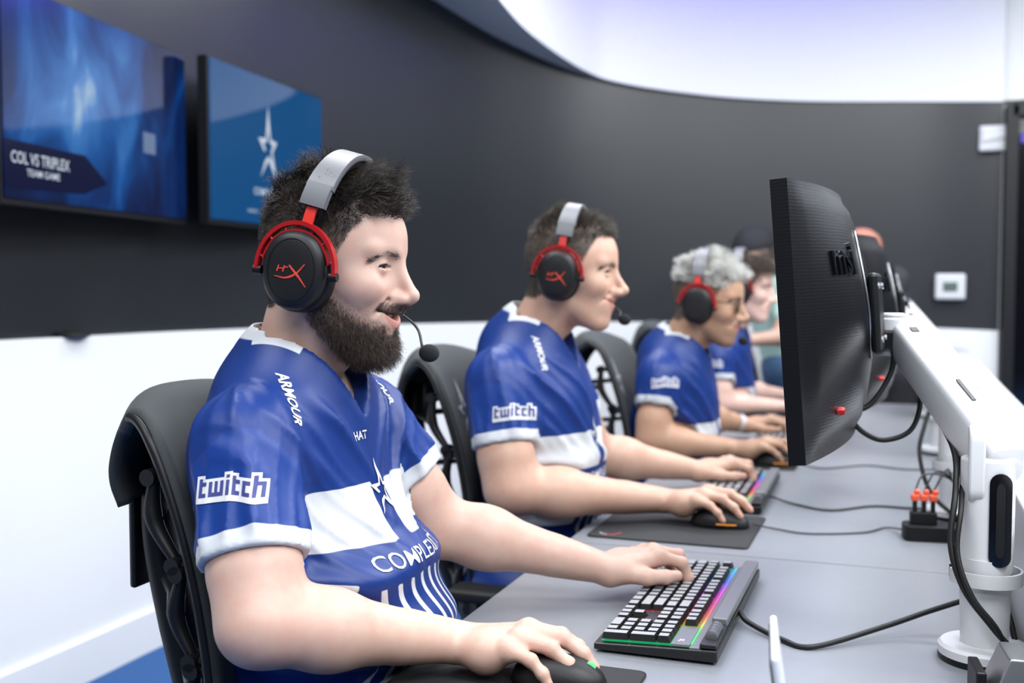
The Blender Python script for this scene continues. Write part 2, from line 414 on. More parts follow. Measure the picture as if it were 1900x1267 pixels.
flat_text('caption', 'COL VS TRIPLEX', 0.043, M_SCRWHITE, t1, (0.0065, -w1 / 2 + 0.155, -0.165), UY, UZ, bold=0.012, sx=0.80)
flat_text('caption', 'TEAM GAME', 0.026, M_SCRWHITE, t1, (0.0065, -w1 / 2 + 0.165, -0.20), UY, UZ, bold=0.01)
b = MB(); b.box((0.004, 0.235, -0.045), (0.002, 0.07, 0.065)); b.box((0.0045, 0.225, -0.045), (0.003, 0.03, 0.035)); obj('picture_mark', b, M_SCRGREY, t1)
V, F = star_logo(0.105)
V3 = np.c_[np.full(len(V), 0.0045), V[:, 0] * 0.80 - 0.030, V[:, 1] * 1.05 + 0.016]
obj('star_emblem', new_mesh('star_emblem', V3, F, M_SCRWHITE, False), None, t2)
flat_text('lettering', 'COMPLEXITY', 0.036, M_SCRWHITE, t2, (0.0045, -0.035, -0.150), UY, UZ, bold=0.012)
flat_text('lettering', 'twitch.tv', 0.022, M_SCRWHITE, t2, (0.0045, -0.15, -0.222), UY, UZ)
flat_text('lettering', '@complexity', 0.022, M_SCRWHITE, t2, (0.0045, 0.05, -0.222), UY, UZ)

t = thing('ledge_speaker', 'small flat black puck resting on the white ledge under the televisions', 'speaker', (-2.42, 2.66, 1.0825))
b = MB(); b.lathe([(0.055, 0), (0.06, 0.004), (0.058, 0.014), (0.03, 0.018)], 28); obj('housing', b, M_BLACKMATTE, t, auto=40)
b = MB(); b.lathe([(0.02, 0.017), (0.02, 0.02)], 16); obj('button', b, M_BLACKPL, t, auto=40)
# ---------------------------------------------------------------- implicit surfaces for bodies and cloth
def A(*x): return np.array(x, np.float32)
def d_sph(p, c, r): return np.linalg.norm(p - A(*c), axis=1) - r
def d_ell(p, c, r, R=None):
    q = p - A(*c)
    if R is not None: q = q @ np.asarray(R, np.float32)
    r = A(*r); k0 = np.linalg.norm(q / r, axis=1); k1 = np.linalg.norm(q / (r * r), axis=1) + 1e-9
    return k0 * (k0 - 1) / k1
def d_cap(p, a, b, ra, rb=None):
    rb = ra if rb is None else rb
    a = A(*a); ba = A(*b) - a; pa = p - a
    t = np.clip(pa @ ba / max(float(ba @ ba), 1e-9), 0, 1)
    return np.linalg.norm(pa - t[:, None] * ba, axis=1) - (ra + (rb - ra) * t)
def d_box(p, c, h, r, R=None):
    q = p - A(*c)
    if R is not None: q = q @ np.asarray(R, np.float32)
    q = np.abs(q) - (A(*h) - r)
    return np.linalg.norm(np.maximum(q, 0), axis=1) + np.minimum(q.max(1), 0) - r
def smin(a, b, k):
    h = np.maximum(k - np.abs(a - b), 0) / k
    return np.minimum(a, b) - h * h * k * 0.25
def smax(a, b, k): return -smin(-a, -b, k)

_NG = np.random.default_rng(3).random((64, 64, 64)).astype(np.float32)
def vnoise(p, s):
    q = p * s; i = np.floor(q).astype(np.int32); f = (q - i).astype(np.float32); f = f * f * (3 - 2 * f)
    i &= 63; j = (i + 1) & 63
    def g(a, b, c): return _NG[a, b, c]
    x0, y0, z0 = i.T; x1, y1, z1 = j.T; fx, fy, fz = f.T
    c00 = g(x0, y0, z0) * (1 - fx) + g(x1, y0, z0) * fx; c10 = g(x0, y1, z0) * (1 - fx) + g(x1, y1, z0) * fx
    c01 = g(x0, y0, z1) * (1 - fx) + g(x1, y0, z1) * fx; c11 = g(x0, y1, z1) * (1 - fx) + g(x1, y1, z1) * fx
    return ((c00 * (1 - fy) + c10 * fy) * (1 - fz) + (c01 * (1 - fy) + c11 * fy) * fz) * 2 - 1

def surface(f, lo, hi, h, B=4):
    """sparse surface nets: coarse blocks near the surface are refined to cells of size h"""
    lo = np.asarray(lo, float); hi = np.asarray(hi, float); H = h * B
    nb = np.ceil((hi - lo) / H).astype(int) + 1
    I = np.stack(np.meshgrid(*[np.arange(n) for n in nb], indexing='ij'), -1).reshape(-1, 3)
    c = (lo + (I + 0.5) * H).astype(np.float32)
    keep = np.concatenate([np.abs(f(c[k:k + 400000])) < H * 1.75 for k in range(0, len(c), 400000)])
    I = I[keep]
    loc = np.stack(np.meshgrid(*[np.arange(B + 1)] * 3, indexing='ij'), -1).reshape(-1, 3)
    n3 = (B + 1) ** 3; dims = nb * B + 2
    vals = np.empty((len(I), n3), np.float32); step = max(1, 400000 // n3)
    for k in range(0, len(I), step):
        g = (I[k:k + step, None, :] * B + loc[None]).reshape(-1, 3)
        vals[k:k + step] = f((lo + g * h).astype(np.float32)).reshape(-1, n3)
    act = (vals.min(1) < 0) & (vals.max(1) >= 0); I = I[act]; vals = vals[act]
    V = vals.reshape(-1, B + 1, B + 1, B + 1)
    ins = V < 0
    cnt = np.zeros((len(I), B, B, B), np.int8); pos = np.zeros((len(I), B, B, B, 3), np.float32); ne = np.zeros((len(I), B, B, B), np.float32)
    off = [(a, b, c) for a in (0, 1) for b in (0, 1) for c in (0, 1)]
    sl = lambda o: (slice(None), slice(o[0], o[0] + B), slice(o[1], o[1] + B), slice(o[2], o[2] + B))
    for o in off:
        for ax in range(3):
            if o[ax] == 1: continue
            e = list(o); e[ax] = 1
            a = V[sl(o)]; b = V[sl(e)]; cr = (a < 0) != (b < 0)
            t = np.where(cr, a / np.where(cr, a - b, 1), 0)
            for d in range(3): pos[..., d] += np.where(cr, (o[d] + (t if d == ax else 0)), 0)
            ne += cr
    cell = ne > 0
    bi, ci, cj, ck = np.nonzero(cell)
    gi = I[bi] * B + np.stack([ci, cj, ck], 1)
    key = (gi[:, 0].astype(np.int64) * dims[1] + gi[:, 1]) * dims[2] + gi[:, 2]
    P = lo + (gi + pos[bi, ci, cj, ck] / ne[bi, ci, cj, ck][:, None]) * h
    order = np.argsort(key); key = key[order]; P = P[order]
    quads = []
    for ax in range(3):
        o = [0, 0, 0]; e = [0, 0, 0]; e[ax] = 1
        a = ins[sl(o)]; b = ins[sl(e)]
        bi, ci, cj, ck = np.nonzero(a != b)
        s = a[bi, ci, cj, ck]
        g = I[bi] * B + np.stack([ci, cj, ck], 1)
        u, w = (ax + 1) % 3, (ax + 2) % 3
        cells = []
        for du, dw in ((0, 0), (1, 0), (1, 1), (0, 1)):
            q = g.copy(); q[:, u] -= du; q[:, w] -= dw
            kk = (q[:, 0].astype(np.int64) * dims[1] + q[:, 1]) * dims[2] + q[:, 2]
            j = np.searchsorted(key, kk); j = np.minimum(j, len(key) - 1)
            cells.append(np.where(key[j] == kk, j, -1))
        q = np.stack(cells, 1); ok = (q >= 0).all(1); q = q[ok]; s = s[ok]
        q[~s] = q[~s][:, ::-1]
        quads.append(q)
    return P.astype(np.float32), np.concatenate(quads).astype(np.int32)

def vert_normals(v, f):
    n = np.zeros_like(v); a = v[f[:, 2]] - v[f[:, 0]]; b = v[f[:, 3 % f.shape[1]]] - v[f[:, 1]]
    c = np.cross(a, b)
    for k in range(f.shape[1]): np.add.at(n, f[:, k], c)
    return n / (np.linalg.norm(n, axis=1)[:, None] + 1e-12)

def set_color(me, name, rgb):
    at = me.attributes.new(name, 'FLOAT_COLOR', 'POINT')
    at.data.foreach_set('color', np.c_[rgb, np.ones(len(rgb))].astype(np.float32).ravel())
def set_float(me, name, val):
    at = me.attributes.new(name, 'FLOAT', 'POINT'); at.data.foreach_set('value', np.asarray(val, np.float32))

def strands(roots, dirs, length, rad, K=5, bend=None, curl=0.0, seed=0, freq=1.0):
    """hair as thin tapering three-sided tubes; arrays of roots, unit directions, lengths, radii"""
    g = np.random.default_rng(seed); N = len(roots)
    if bend is None: bend = np.zeros((N, 3))
    t = np.linspace(0, 1, K)
    u = np.cross(dirs, g.normal(size=(N, 3))); u /= np.linalg.norm(u, axis=1)[:, None] + 1e-9
    w = np.cross(dirs, u)
    ph = g.random(N) * 6.28
    C = roots[:, None] + (dirs[:, None] * t[None, :, None] + bend[:, None] * (t ** 2)[None, :, None]) * length[:, None, None]
    if curl > 0:
        a = ph[:, None] + t[None] * 6.28 * freq
        amp = (curl * length[:, None] * t[None])[..., None]
        C = C + amp * (np.cos(a)[..., None] * u[:, None] + np.sin(a)[..., None] * w[:, None])
    R = rad[:, None] * np.linspace(1, 0.25, K)[None]
    ang = np.array([0, 2.094, 4.189])
    ring = np.cos(ang)[None, :, None] * u[:, None] + np.sin(ang)[None, :, None] * w[:, None]     # N,3,3
    V = C[:, :, None] + R[:, :, None, None] * ring[:, None]                                          # N,K,3,3
    base = (np.arange(N) * K * 3)[:, None, None]
    k = (np.arange(K - 1) * 3)[None, :, None]; s = np.arange(3)[None, None]; s1 = (s + 1) % 3
    F = np.stack(np.broadcast_arrays(base + k + s, base + k + s1, base + k + 3 + s1, base + k + 3 + s), -1).reshape(-1, 4)
    return V.reshape(-1, 3), F.astype(np.int32)

def sample_surface(v, f, wgt, n, seed=0):
    """random points on quads weighted by area and by a per-vertex weight"""
    g = np.random.default_rng(seed)
    a = np.linalg.norm(np.cross(v[f[:, 2]] - v[f[:, 0]], v[f[:, 3]] - v[f[:, 1]]), axis=1)
    w = a * wgt[f].mean(1); w /= w.sum()
    i = g.choice(len(f), n, p=w); q = f[i]; s, t = g.random((2, n, 1))
    wt = np.stack([(1 - s) * (1 - t), s * (1 - t), s * t, (1 - s) * t], 1)
    return i, q, wt
# ---------------------------------------------------------------- people
M_SKIN = attr_mat('skin', 'pigment', rough=0.48, spec=0.4, sss=0.0, bump=0.12, bscale=700, mottle=0.07)
M_EYE = attr_mat('eye', 'pigment', rough=0.08, spec=0.6)
M_TEETH = mat('teeth', (0.75, 0.72, 0.65), 0.3)

def hair_mat(name, c1, c2, rough=0.42):
    m = bpy.data.materials.new(name); m.use_nodes = True; nt = m.node_tree; b = nt.nodes['Principled BSDF']
    tc = nt.nodes.new('ShaderNodeTexCoord'); n = nt.nodes.new('ShaderNodeTexNoise'); n.inputs['Scale'].default_value = 160; n.inputs['Detail'].default_value = 3
    nt.links.new(tc.outputs['Object'], n.inputs['Vector'])
    cr = nt.nodes.new('ShaderNodeValToRGB'); cr.color_ramp.elements[0].color = c1 + (1,); cr.color_ramp.elements[1].color = c2 + (1,)
    cr.color_ramp.elements[0].position = 0.35; cr.color_ramp.elements[1].position = 0.65
    nt.links.new(n.outputs['Fac'], cr.inputs[0]); nt.links.new(cr.outputs[0], b.inputs['Base Color'])
    b.inputs['Roughness'].default_value = rough; b.inputs['Specular IOR Level'].default_value = 0.55
    return m

EYE_C = (0.0828, 0.0318, 0.0145); EYE_R = 0.0132
def lid_curves(az, H):
    k = 1 - (az / 54.0) ** 2; k = np.clip(np.where(k < 0, k * 6, k), -2, 1); o = H.get('lid', 1.0)
    return 2 + 19 * k * o, 1 - 15 * k * o
def head_sdf(p, H):
    q = p.copy(); q[:, 1] = np.abs(q[:, 1])
    jw = H.get('jaw', 0.0); ns = H.get('nose', 1.0)
    d = d_ell(p, (0.006, 0, 0.046), (0.099, 0.077, 0.090))
    d = smin(d, d_ell(p, (0.046, 0, 0.045), (0.060, 0.063, 0.058)), 0.02)
    d = smin(d, d_ell(p, (0.043, 0, -0.028), (0.058, 0.058, 0.078)), 0.035)
    d = smin(d, d_ell(q, (0.068, 0.043, -0.014), (0.027, 0.021, 0.022)), 0.022)
    d = smin(d, d_cap(q, (0.004, 0.054 + jw, -0.048), (0.074, 0.020 + jw * .6, -0.094 - jw), 0.017, 0.016), 0.03)
    d = smin(d, d_ell(p, (0.087, 0, -0.094 - jw), (0.018, 0.022, 0.018)), 0.02)
    d = smin(d, d_ell(p, (0.080, 0, -0.053), (0.031, 0.033, 0.032)), 0.02)
    # brow, eye sockets
    d = smin(d, d_cap(q, (0.0960, 0.010, 0.034), (0.080, 0.047, 0.037), 0.0098), 0.012)
    d = smax(d, -d_sph(q, (0.112, 0.034, 0.013), 0.0175), 0.016)
    # nose: a wedge with a slim bridge, wings and nostrils
    tipx = 0.104 + 0.022 * ns; tz = -0.0215
    d = smin(d, d_cap(p, (0.088, 0, 0.012), (0.097, 0, -0.026), 0.0135, 0.0160), 0.016)
    d = smin(d, d_cap(p, (0.0970, 0, 0.028), (tipx, 0, tz + .003), 0.0066, 0.0082), 0.012)
    d = smin(d, d_sph(p, (tipx + 0.0012, 0, tz), 0.0093), 0.006)
    d = smin(d, d_ell(q, (tipx - 0.0140, 0.0118, tz - .0055), (0.0125, 0.0068, 0.0082)), 0.008)
    d = smin(d, d_cap(p, (0.098, 0, tz - .011), (tipx - 0.006, 0, tz - .0075), 0.0095, 0.006), 0.009)
    d = smax(d, -d_ell(q, (tipx - 0.0090, 0.0066, tz - .0152), (0.0060, 0.0030, 0.0035)), 0.003)
    # eyelids over the eyeball, with an almond opening given by lid curves
    d = smin(d, d_sph(q, EYE_C, 0.0154), 0.005)
    e = q - A(*EYE_C); er = np.linalg.norm(e, axis=1) + 1e-9
    az = np.degrees(np.arctan2(e[:, 1], e[:, 0])) - 4; elv = np.degrees(np.arcsin(np.clip(e[:, 2] / er, -1, 1)))
    U, Lw = lid_curves(az, H)
    o = np.maximum(elv - U, Lw - elv) * (math.pi / 180) * er
    d = smax(d, -np.maximum(np.maximum(o, 0.0122 - er), er - 0.021), 0.0010)
    # lips: a smile lifts the corners
    sm = H.get('smile', 0.004); op = H.get('open', 0.0); zc = -0.0515
    lift = sm * (q[:, 1] / 0.025) ** 2
    ql = q.copy(); ql[:, 2] -= lift; ql[:, 0] += 12.0 * q[:, 1] ** 2
    d = smin(d, d_ell(ql, (0.1030, 0, zc + 0.0050 + op * .5), (0.0085, 0.031, 0.0050)), 0.007)
    d = smin(d, d_ell(ql, (0.1015, 0, zc - 0.0060 - op * .5), (0.0088, 0.029, 0.0062)), 0.007)
    hh = (0.0006 + op * .5) * np.clip(1 - (q[:, 1] / 0.0305) ** 2, 0, 1) - 0.004 * np.clip(q[:, 1] / 0.0305 - 1, 0, 1)
    d = smax(d, -np.maximum(np.abs(ql[:, 2] - zc) - hh, 0.0900 - ql[:, 0]), 0.0022)
    # crease from nose wing to mouth corner
    d = smax(d, -d_cap(q, (0.100, 0.0215, -0.029), (0.0905, 0.040, -0.050), 0.0018), 0.007)
    # ear
    d = smin(d, d_ell(q, (-0.004, 0.076, 0.002), (0.017, 0.008, 0.030)), 0.006)
    # neck down into the shoulders
    nb = H['neck']; nr = H.get('nr', 0.056)
    d = smin(d, d_cap(p, (-0.018, 0, -0.035), nb, nr - 0.002, nr + 0.010), 0.035)
    nbv = np.array(nb)
    for s in (-1, 1):
        d = smin(d, d_cap(p, (0.004, s * 0.050, -0.055), nbv + (0.035, s * 0.018, -0.025), 0.016, 0.013), 0.02)
    d = smin(d, d_sph(p, tuple(nbv * 0.62 + np.array([0.052, 0, 0.0])), 0.012), 0.025)
    return d

def lerp(a, b, t): return np.asarray(a, float) * (1 - t) + np.asarray(b, float) * t

def hand_chain(W, f, n, side, pose):
    """joint positions of a hand: W wrist, f towards the fingers, n out of the back of the hand, side +1 right hand / -1 left"""
    f = np.asarray(f, float); f /= np.linalg.norm(f); n = np.asarray(n, float); n = n - f * (n @ f); n /= np.linalg.norm(n)
    s = np.cross(n, f) * side                                     # thumb side
    P = lambda a, b, c: np.asarray(W) + f * a + s * b + n * c
    mcp = [P(.090, .027, .002), P(.094, .006, .006), P(.088, -.014, .003), P(.077, -.031, -.003)]
    ph = [(.043, .026, .021), (.048, .030, .022), (.044, .028, .022), (.034, .021, .019)]
    rad = [(.0112, .0096, .0086, .0074), (.0115, .0098, .0088, .0076), (.0110, .0092, .0084, .0072), (.0098, .0082, .0074, .0064)]
    fingers = []
    for k in range(4):
        a, splay = pose['curl'][k], pose['splay'][k]
        d0 = f * math.cos(splay) + s * math.sin(splay); pts = [mcp[k]]; ang = 0.0
        for j in range(3):
            ang += a[j]; dd = d0 * math.cos(ang) - n * math.sin(ang)
            pts.append(pts[-1] + dd * ph[k][j])
        fingers.append((pts, rad[k]))
    th = [P(.022, .022, -.010)] + [P(*q) for q in pose['thumb']]
    fingers.append((th, (.0165, .0130, .0108, .0088)))
    palm = dict(P=P, mcp=mcp, f=f, s=s, n=n)
    return fingers, palm

def arm_sdf(p, sh, el, wr, fingers, palm, beef=1.0):
    sh, el, wr = map(np.asarray, (sh, el, wr))
    d = d_cap(p, sh, el, 0.050 * beef, 0.047 * beef)
    d = smin(d, d_ell(p, lerp(sh, el, .62), (0.052 * beef,) * 3), 0.03)
    fa = (wr - el); L = np.linalg.norm(fa); fa = fa / L
    d = smin(d, d_cap(p, el, lerp(el, wr, .33), 0.044 * beef, 0.048 * beef), 0.03)
    d = smin(d, d_cap(p, lerp(el, wr, .30), lerp(el, wr, .98), 0.047 * beef, 0.0245), 0.02)
    # wrist is wider than thick
    s, n = palm['s'], palm['n']
    for k in (-1, 1):
        d = smin(d, d_cap(p, lerp(el, wr, .72) + s * k * .010, wr + s * k * .013, .026 * beef, .0185), 0.015)
    d = smin(d, d_sph(p, wr - s * .022 + n * .008 - fa * .012, .010), .012)
    # palm
    P, mcp = palm['P'], palm['mcp']
    for k, b in enumerate((.017, .006, -.006, -.017)):
        d = smin(d, d_cap(p, P(.006, b, -.003), mcp[k] - palm['n'] * .004, .0175, .0132), .012)
    d = smin(d, d_ell(p, P(.045, -.020, -.012), (.026, .026, .026)), .02)
    d = smin(d, d_cap(p, P(.010, .016, -.012), fingers[4][0][0], .018, .016), .015)
    for pts, r in fingers:
        for j in range(3):
            k = .004 if j else .009
            d = smin(d, d_cap(p, pts[j], pts[j + 1], r[j], r[j + 1]), k)
            if j: d = smin(d, d_sph(p, pts[j], r[j] * 1.04), .004)
    # knuckles
    for k in range(4): d = smin(d, d_sph(p, mcp[k] + palm['n'] * .001, .0122), .006)
    return d

def torso_prims(p, T, e=0.0):
    """torso volume in world space; e inflates it (cloth over body)"""
    c, b, v = map(np.asarray, (T['chest'], T['belly'], T['pelvis']))
    w = T.get('w', 1.0); dep = T.get('dep', 1.0); bd = T.get('bellyd', 0.135)
    d = d_ell(p, c, (0.122 * dep + e, 0.182 * w + e, 0.165 + e))
    d = smin(d, d_ell(p, b, (bd + e, 0.172 * w + e, 0.150 + e)), 0.07)
    d = smin(d, d_ell(p, v, (0.140 + e, 0.190 * w + e, 0.125 + e)), 0.07)
    nk = np.asarray(T['neck'])
    for s in ('R', 'L'):
        sh = np.asarray(T['sh' + s])
        d = smin(d, d_cap(p, lerp(nk, sh, .15) + (0, 0, -.022), sh + np.array([0, 0, -.008]), 0.060 + e, 0.050 + e), 0.06)
    return d

def jersey_material(name):
    if name in MATS: return MATS[name]
    m = bpy.data.materials.new(name); m.use_nodes = True; nt = m.node_tree; b = nt.nodes['Principled BSDF']
    a = nt.nodes.new('ShaderNodeAttribute'); a.attribute_name = 'white_panel'
    g = nt.nodes.new('ShaderNodeMapRange'); g.inputs[1].default_value = -0.0006; g.inputs[2].default_value = 0.0006
    nt.links.new(a.outputs['Fac'], g.inputs[0])
    a2 = nt.nodes.new('ShaderNodeAttribute'); a2.attribute_name = 'navy_panel'
    g2 = nt.nodes.new('ShaderNodeMapRange'); g2.inputs[1].default_value = -0.0006; g2.inputs[2].default_value = 0.0006
    nt.links.new(a2.outputs['Fac'], g2.inputs[0])
    m0 = nt.nodes.new('ShaderNodeMixRGB'); m0.inputs[1].default_value = (0.0065, 0.036, 0.205, 1); m0.inputs[2].default_value = (0.005, 0.028, 0.165, 1)
    nt.links.new(g2.outputs[0], m0.inputs[0])
    mx = nt.nodes.new('ShaderNodeMixRGB'); mx.inputs[2].default_value = (0.56, 0.58, 0.61, 1)
    nt.links.new(g.outputs[0], mx.inputs[0]); nt.links.new(m0.outputs[0], mx.inputs[1])
    nt.links.new(mx.outputs[0], b.inputs['Base Color'])
    b.inputs['Roughness'].default_value = 0.42; b.inputs['Specular IOR Level'].default_value = 0.32
    b.inputs['Sheen Weight'].default_value = 0.0; b.inputs['Sheen Roughness'].default_value = 0.4
    tc = nt.nodes.new('ShaderNodeTexCoord'); n2 = nt.nodes.new('ShaderNodeTexNoise'); n2.inputs['Scale'].default_value = 1400; n2.inputs['Detail'].default_value = 1
    n3 = nt.nodes.new('ShaderNodeTexNoise'); n3.inputs['Scale'].default_value = 14; n3.inputs['Detail'].default_value = 2; n3.inputs['Distortion'].default_value = 1.2
    nt.links.new(tc.outputs['Object'], n2.inputs['Vector']); nt.links.new(tc.outputs['Object'], n3.inputs['Vector'])
    bp = nt.nodes.new('ShaderNodeBump'); bp.inputs['Strength'].default_value = 0.12; bp.inputs['Distance'].default_value = 0.001
    nt.links.new(n2.outputs['Fac'], bp.inputs['Height'])
    bp2 = nt.nodes.new('ShaderNodeBump'); bp2.inputs['Strength'].default_value = 0.03; bp2.inputs['Distance'].default_value = 0.01
    nt.links.new(n3.outputs['Fac'], bp2.inputs['Height']); nt.links.new(bp.outputs[0], bp2.inputs['Normal'])
    nt.links.new(bp2.outputs[0], b.inputs['Normal'])
    MATS[name] = m; return m

def ridge(x): return (1 - np.abs(np.sin(x))) ** 1.5
def crease(x, e=5): return (0.5 + 0.5 * np.cos(2 * x)) ** e - 0.25

def neck_hole(p, T, J):
    nk = np.asarray(T['neck'], float); hn = J['neck_axis']; yc = nk[1]
    nr = J.get('neck_r', 0.064)
    cyl = d_cap(p, nk - hn * 0.05, nk + hn * 0.25, nr + 0.004, nr)
    wedge = np.maximum((np.abs(p[:, 1] - yc) - (p[:, 2] - J['vz']) * 0.66) * 0.83, nk[0] + 0.005 - p[:, 0])
    return np.minimum(cyl, wedge)

def jersey_sdf(T, J):
    """closed solid of the shirt with hollow cuffs and neck opening"""
    yc = T['chest'][1]
    nk = np.asarray(T['neck'], float)
    hn = J['neck_axis']                                              # direction of the neck (up)
    def f(p):
        d = torso_prims(p, T, 0.010)
        d = smin(d, d_cap(p, nk + hn * -0.01, nk + hn * J.get('stand', 0.034), 0.072, 0.064), 0.10)
        # chest folds running from the shoulder down to the middle, belly folds across
        fr = np.clip((p[:, 0] - (T['chest'][0] - .02)) / 0.08, 0, 1)
        yy = p[:, 1] - yc; zz = p[:, 2] - T['chest'][2]
        wv = 0.35 * vnoise(p, 9.0)
        u = np.abs(yy) * 0.80 - zz * 0.60
        up = np.clip((zz + 0.10) / 0.06, 0, 1) * np.clip((0.16 - zz) / 0.05, 0, 1)
        am = 0.45 + 0.55 * np.clip(vnoise(p + 5.0, 7.0) + .5, 0, 1)
        fo = J.get('fold', 0.012) * (crease(u * 46 + wv * 1.6 + 0.5) + 0.5 * crease(u * 83 - wv * 2.0 + 1.3)) * up * am * np.clip(0.35 + np.abs(yy) * 6, 0, 1)
        lo = np.clip((-zz - 0.035) / 0.05, 0, 1)
        fo2 = J.get('roll', 0.009) * np.sin((zz + 0.10 * np.abs(yy)) * 70 + wv * 2.0 + J.get('rollph', 0.4)) * lo
        d = d - (fo + fo2) * fr - 0.0012 * vnoise(p, 14.0)
        for s in ('R', 'L'):
            sh = np.asarray(T['sh' + s], float); el = np.asarray(T['el' + s], float)
            ax = el - sh; L = np.linalg.norm(ax); ax /= L
            cut = J['cuff' + s] * L
            end = sh + ax * (cut + 0.03)
            r0, r1 = J.get('sr', (0.066, 0.074))
            dd = d_cap(p, sh - ax * 0.01, end, r0, r1)
            rel = p - sh.astype(np.float32); t = rel @ ax.astype(np.float32)
            B, _ = rot_to((0, 0, 0), ax)
            rr = rel @ B.astype(np.float32)
            an = np.arctan2(rr[:, 1], rr[:, 0])
            g = np.clip(t / cut, 0, 1)
            dd = dd - (J.get('sfold', 0.0115) * crease(an * 3.0 + 0.9 * vnoise(p, 7.0) + t * 5 + J.get('sph', 0.6), 4) + 0.004 * crease(an * 6.5 + 1.2 * vnoise(p, 9.0) - t * 9, 4)) * (0.45 + 0.55 * g) * np.clip((cut - t) / 0.03, 0.25, 1) - 0.0015 * vnoise(p, 22.0)
            # stop at the cuff plane and hollow it
            dd = smax(dd, t - cut, 0.004)
            d = smin(d, dd, 0.03)
            d = smax(d, -np.maximum(d_cap(p, end - ax * 0.075, end + ax * 0.1, r0 * 0.86, r1 * 0.93), -(t - (cut - 0.055))), 0.003)
            # keep the arm beyond the cuff free of torso blending
        d = smax(d, -neck_hole(p, T, J), 0.004)
        for s in ('R', 'L'):
            el = np.asarray(T['el' + s], float); wr = np.asarray(J['wr' + s], float); sh = np.asarray(T['sh' + s], float)
            fa = smin(d_cap(p, el, lerp(el, wr, .35), .052, .053), d_cap(p, lerp(el, wr, .3), wr, .053, .034), .02)
            fa = np.minimum(fa, d_cap(p, lerp(sh, el, .8), el, .055, .052))
            d = smax(d, -fa, 0.012)
        d = smax(d, J['hem'] - p[:, 2], 0.006)
        return d
    return f

def wmesh(name, v, f, m, parent, base, smooth=True):
    me = new_mesh(name, np.asarray(v) - np.asarray(base, np.float32), f, m, smooth)
    o = bpy.data.objects.new(name, me); COL.objects.link(o)
    if parent is not None: o.parent = parent
    return o

def head_masks(v, H):
    """hair and beard density on the head in its own frame"""
    x, y, z = v.T; ay = np.abs(y)
    S = lambda e0, e1, t: np.clip((t - e0) / (e1 - e0), 0, 1) ** 2 * (3 - 2 * np.clip((t - e0) / (e1 - e0), 0, 1))
    hl = H.get('hairline', 0.076)
    # boundary height of the hairline as a function of how far forward the point lies
    zb = np.interp(x, [-0.12, -0.055, -0.02, 0.012, 0.030, 0.043, 0.056, 0.070, 0.13], [-0.058, -0.060, -0.035, -0.018, -0.010, 0.022, 0.052, hl - .004, hl])
    hair = S(0, 0.012, z - zb)
    hair = hair * (1 - H.get('fade', 0.5) * S(0.055, 0.02, z) * S(0.0, 0.03, x))
    # beard
    chk = np.interp(x, [0.0, 0.022, 0.045, 0.070, 0.088, 0.12], [0.006, 0.004, -0.020, -0.038, -0.046, -0.052])
    nl = np.interp(x, [-0.02, 0.0, 0.017, 0.040, 0.056, 0.066], [-0.055, -0.066, -0.078, -0.108, -0.125, -0.15])
    beard = (0.25 * S(0.002, -0.008, z - chk) + 0.75 * S(-0.006, -0.030, z - chk)) * S(-0.002, 0.020, x) * S(0, 0.010, z - nl)
    mouth = ((ay / 0.036) ** 2 + ((z + 0.0515) / 0.0135) ** 2)
    beard *= np.where(x > 0.075, S(0.85, 1.25, mouth), 1)
    soul = (x > 0.08) * S(0.018, 0.012, ay) * 0 + 1
    pale = (x > 0.078) * S(0.024, 0.018, ay) * S(0.006, 0.009, ay) * S(-0.078, -0.074, z) * S(-0.058, -0.062, z)
    beard *= 1 - 0.75 * pale
    mo = (x > 0.080) * S(0.041, 0.033, ay) * S(-0.0480, -0.0450, z) * S(-0.030, -0.0345, z) * 0.9 * S(0.0, 0.004, ay)
    beard = np.maximum(beard, mo)
    return hair, beard, zb

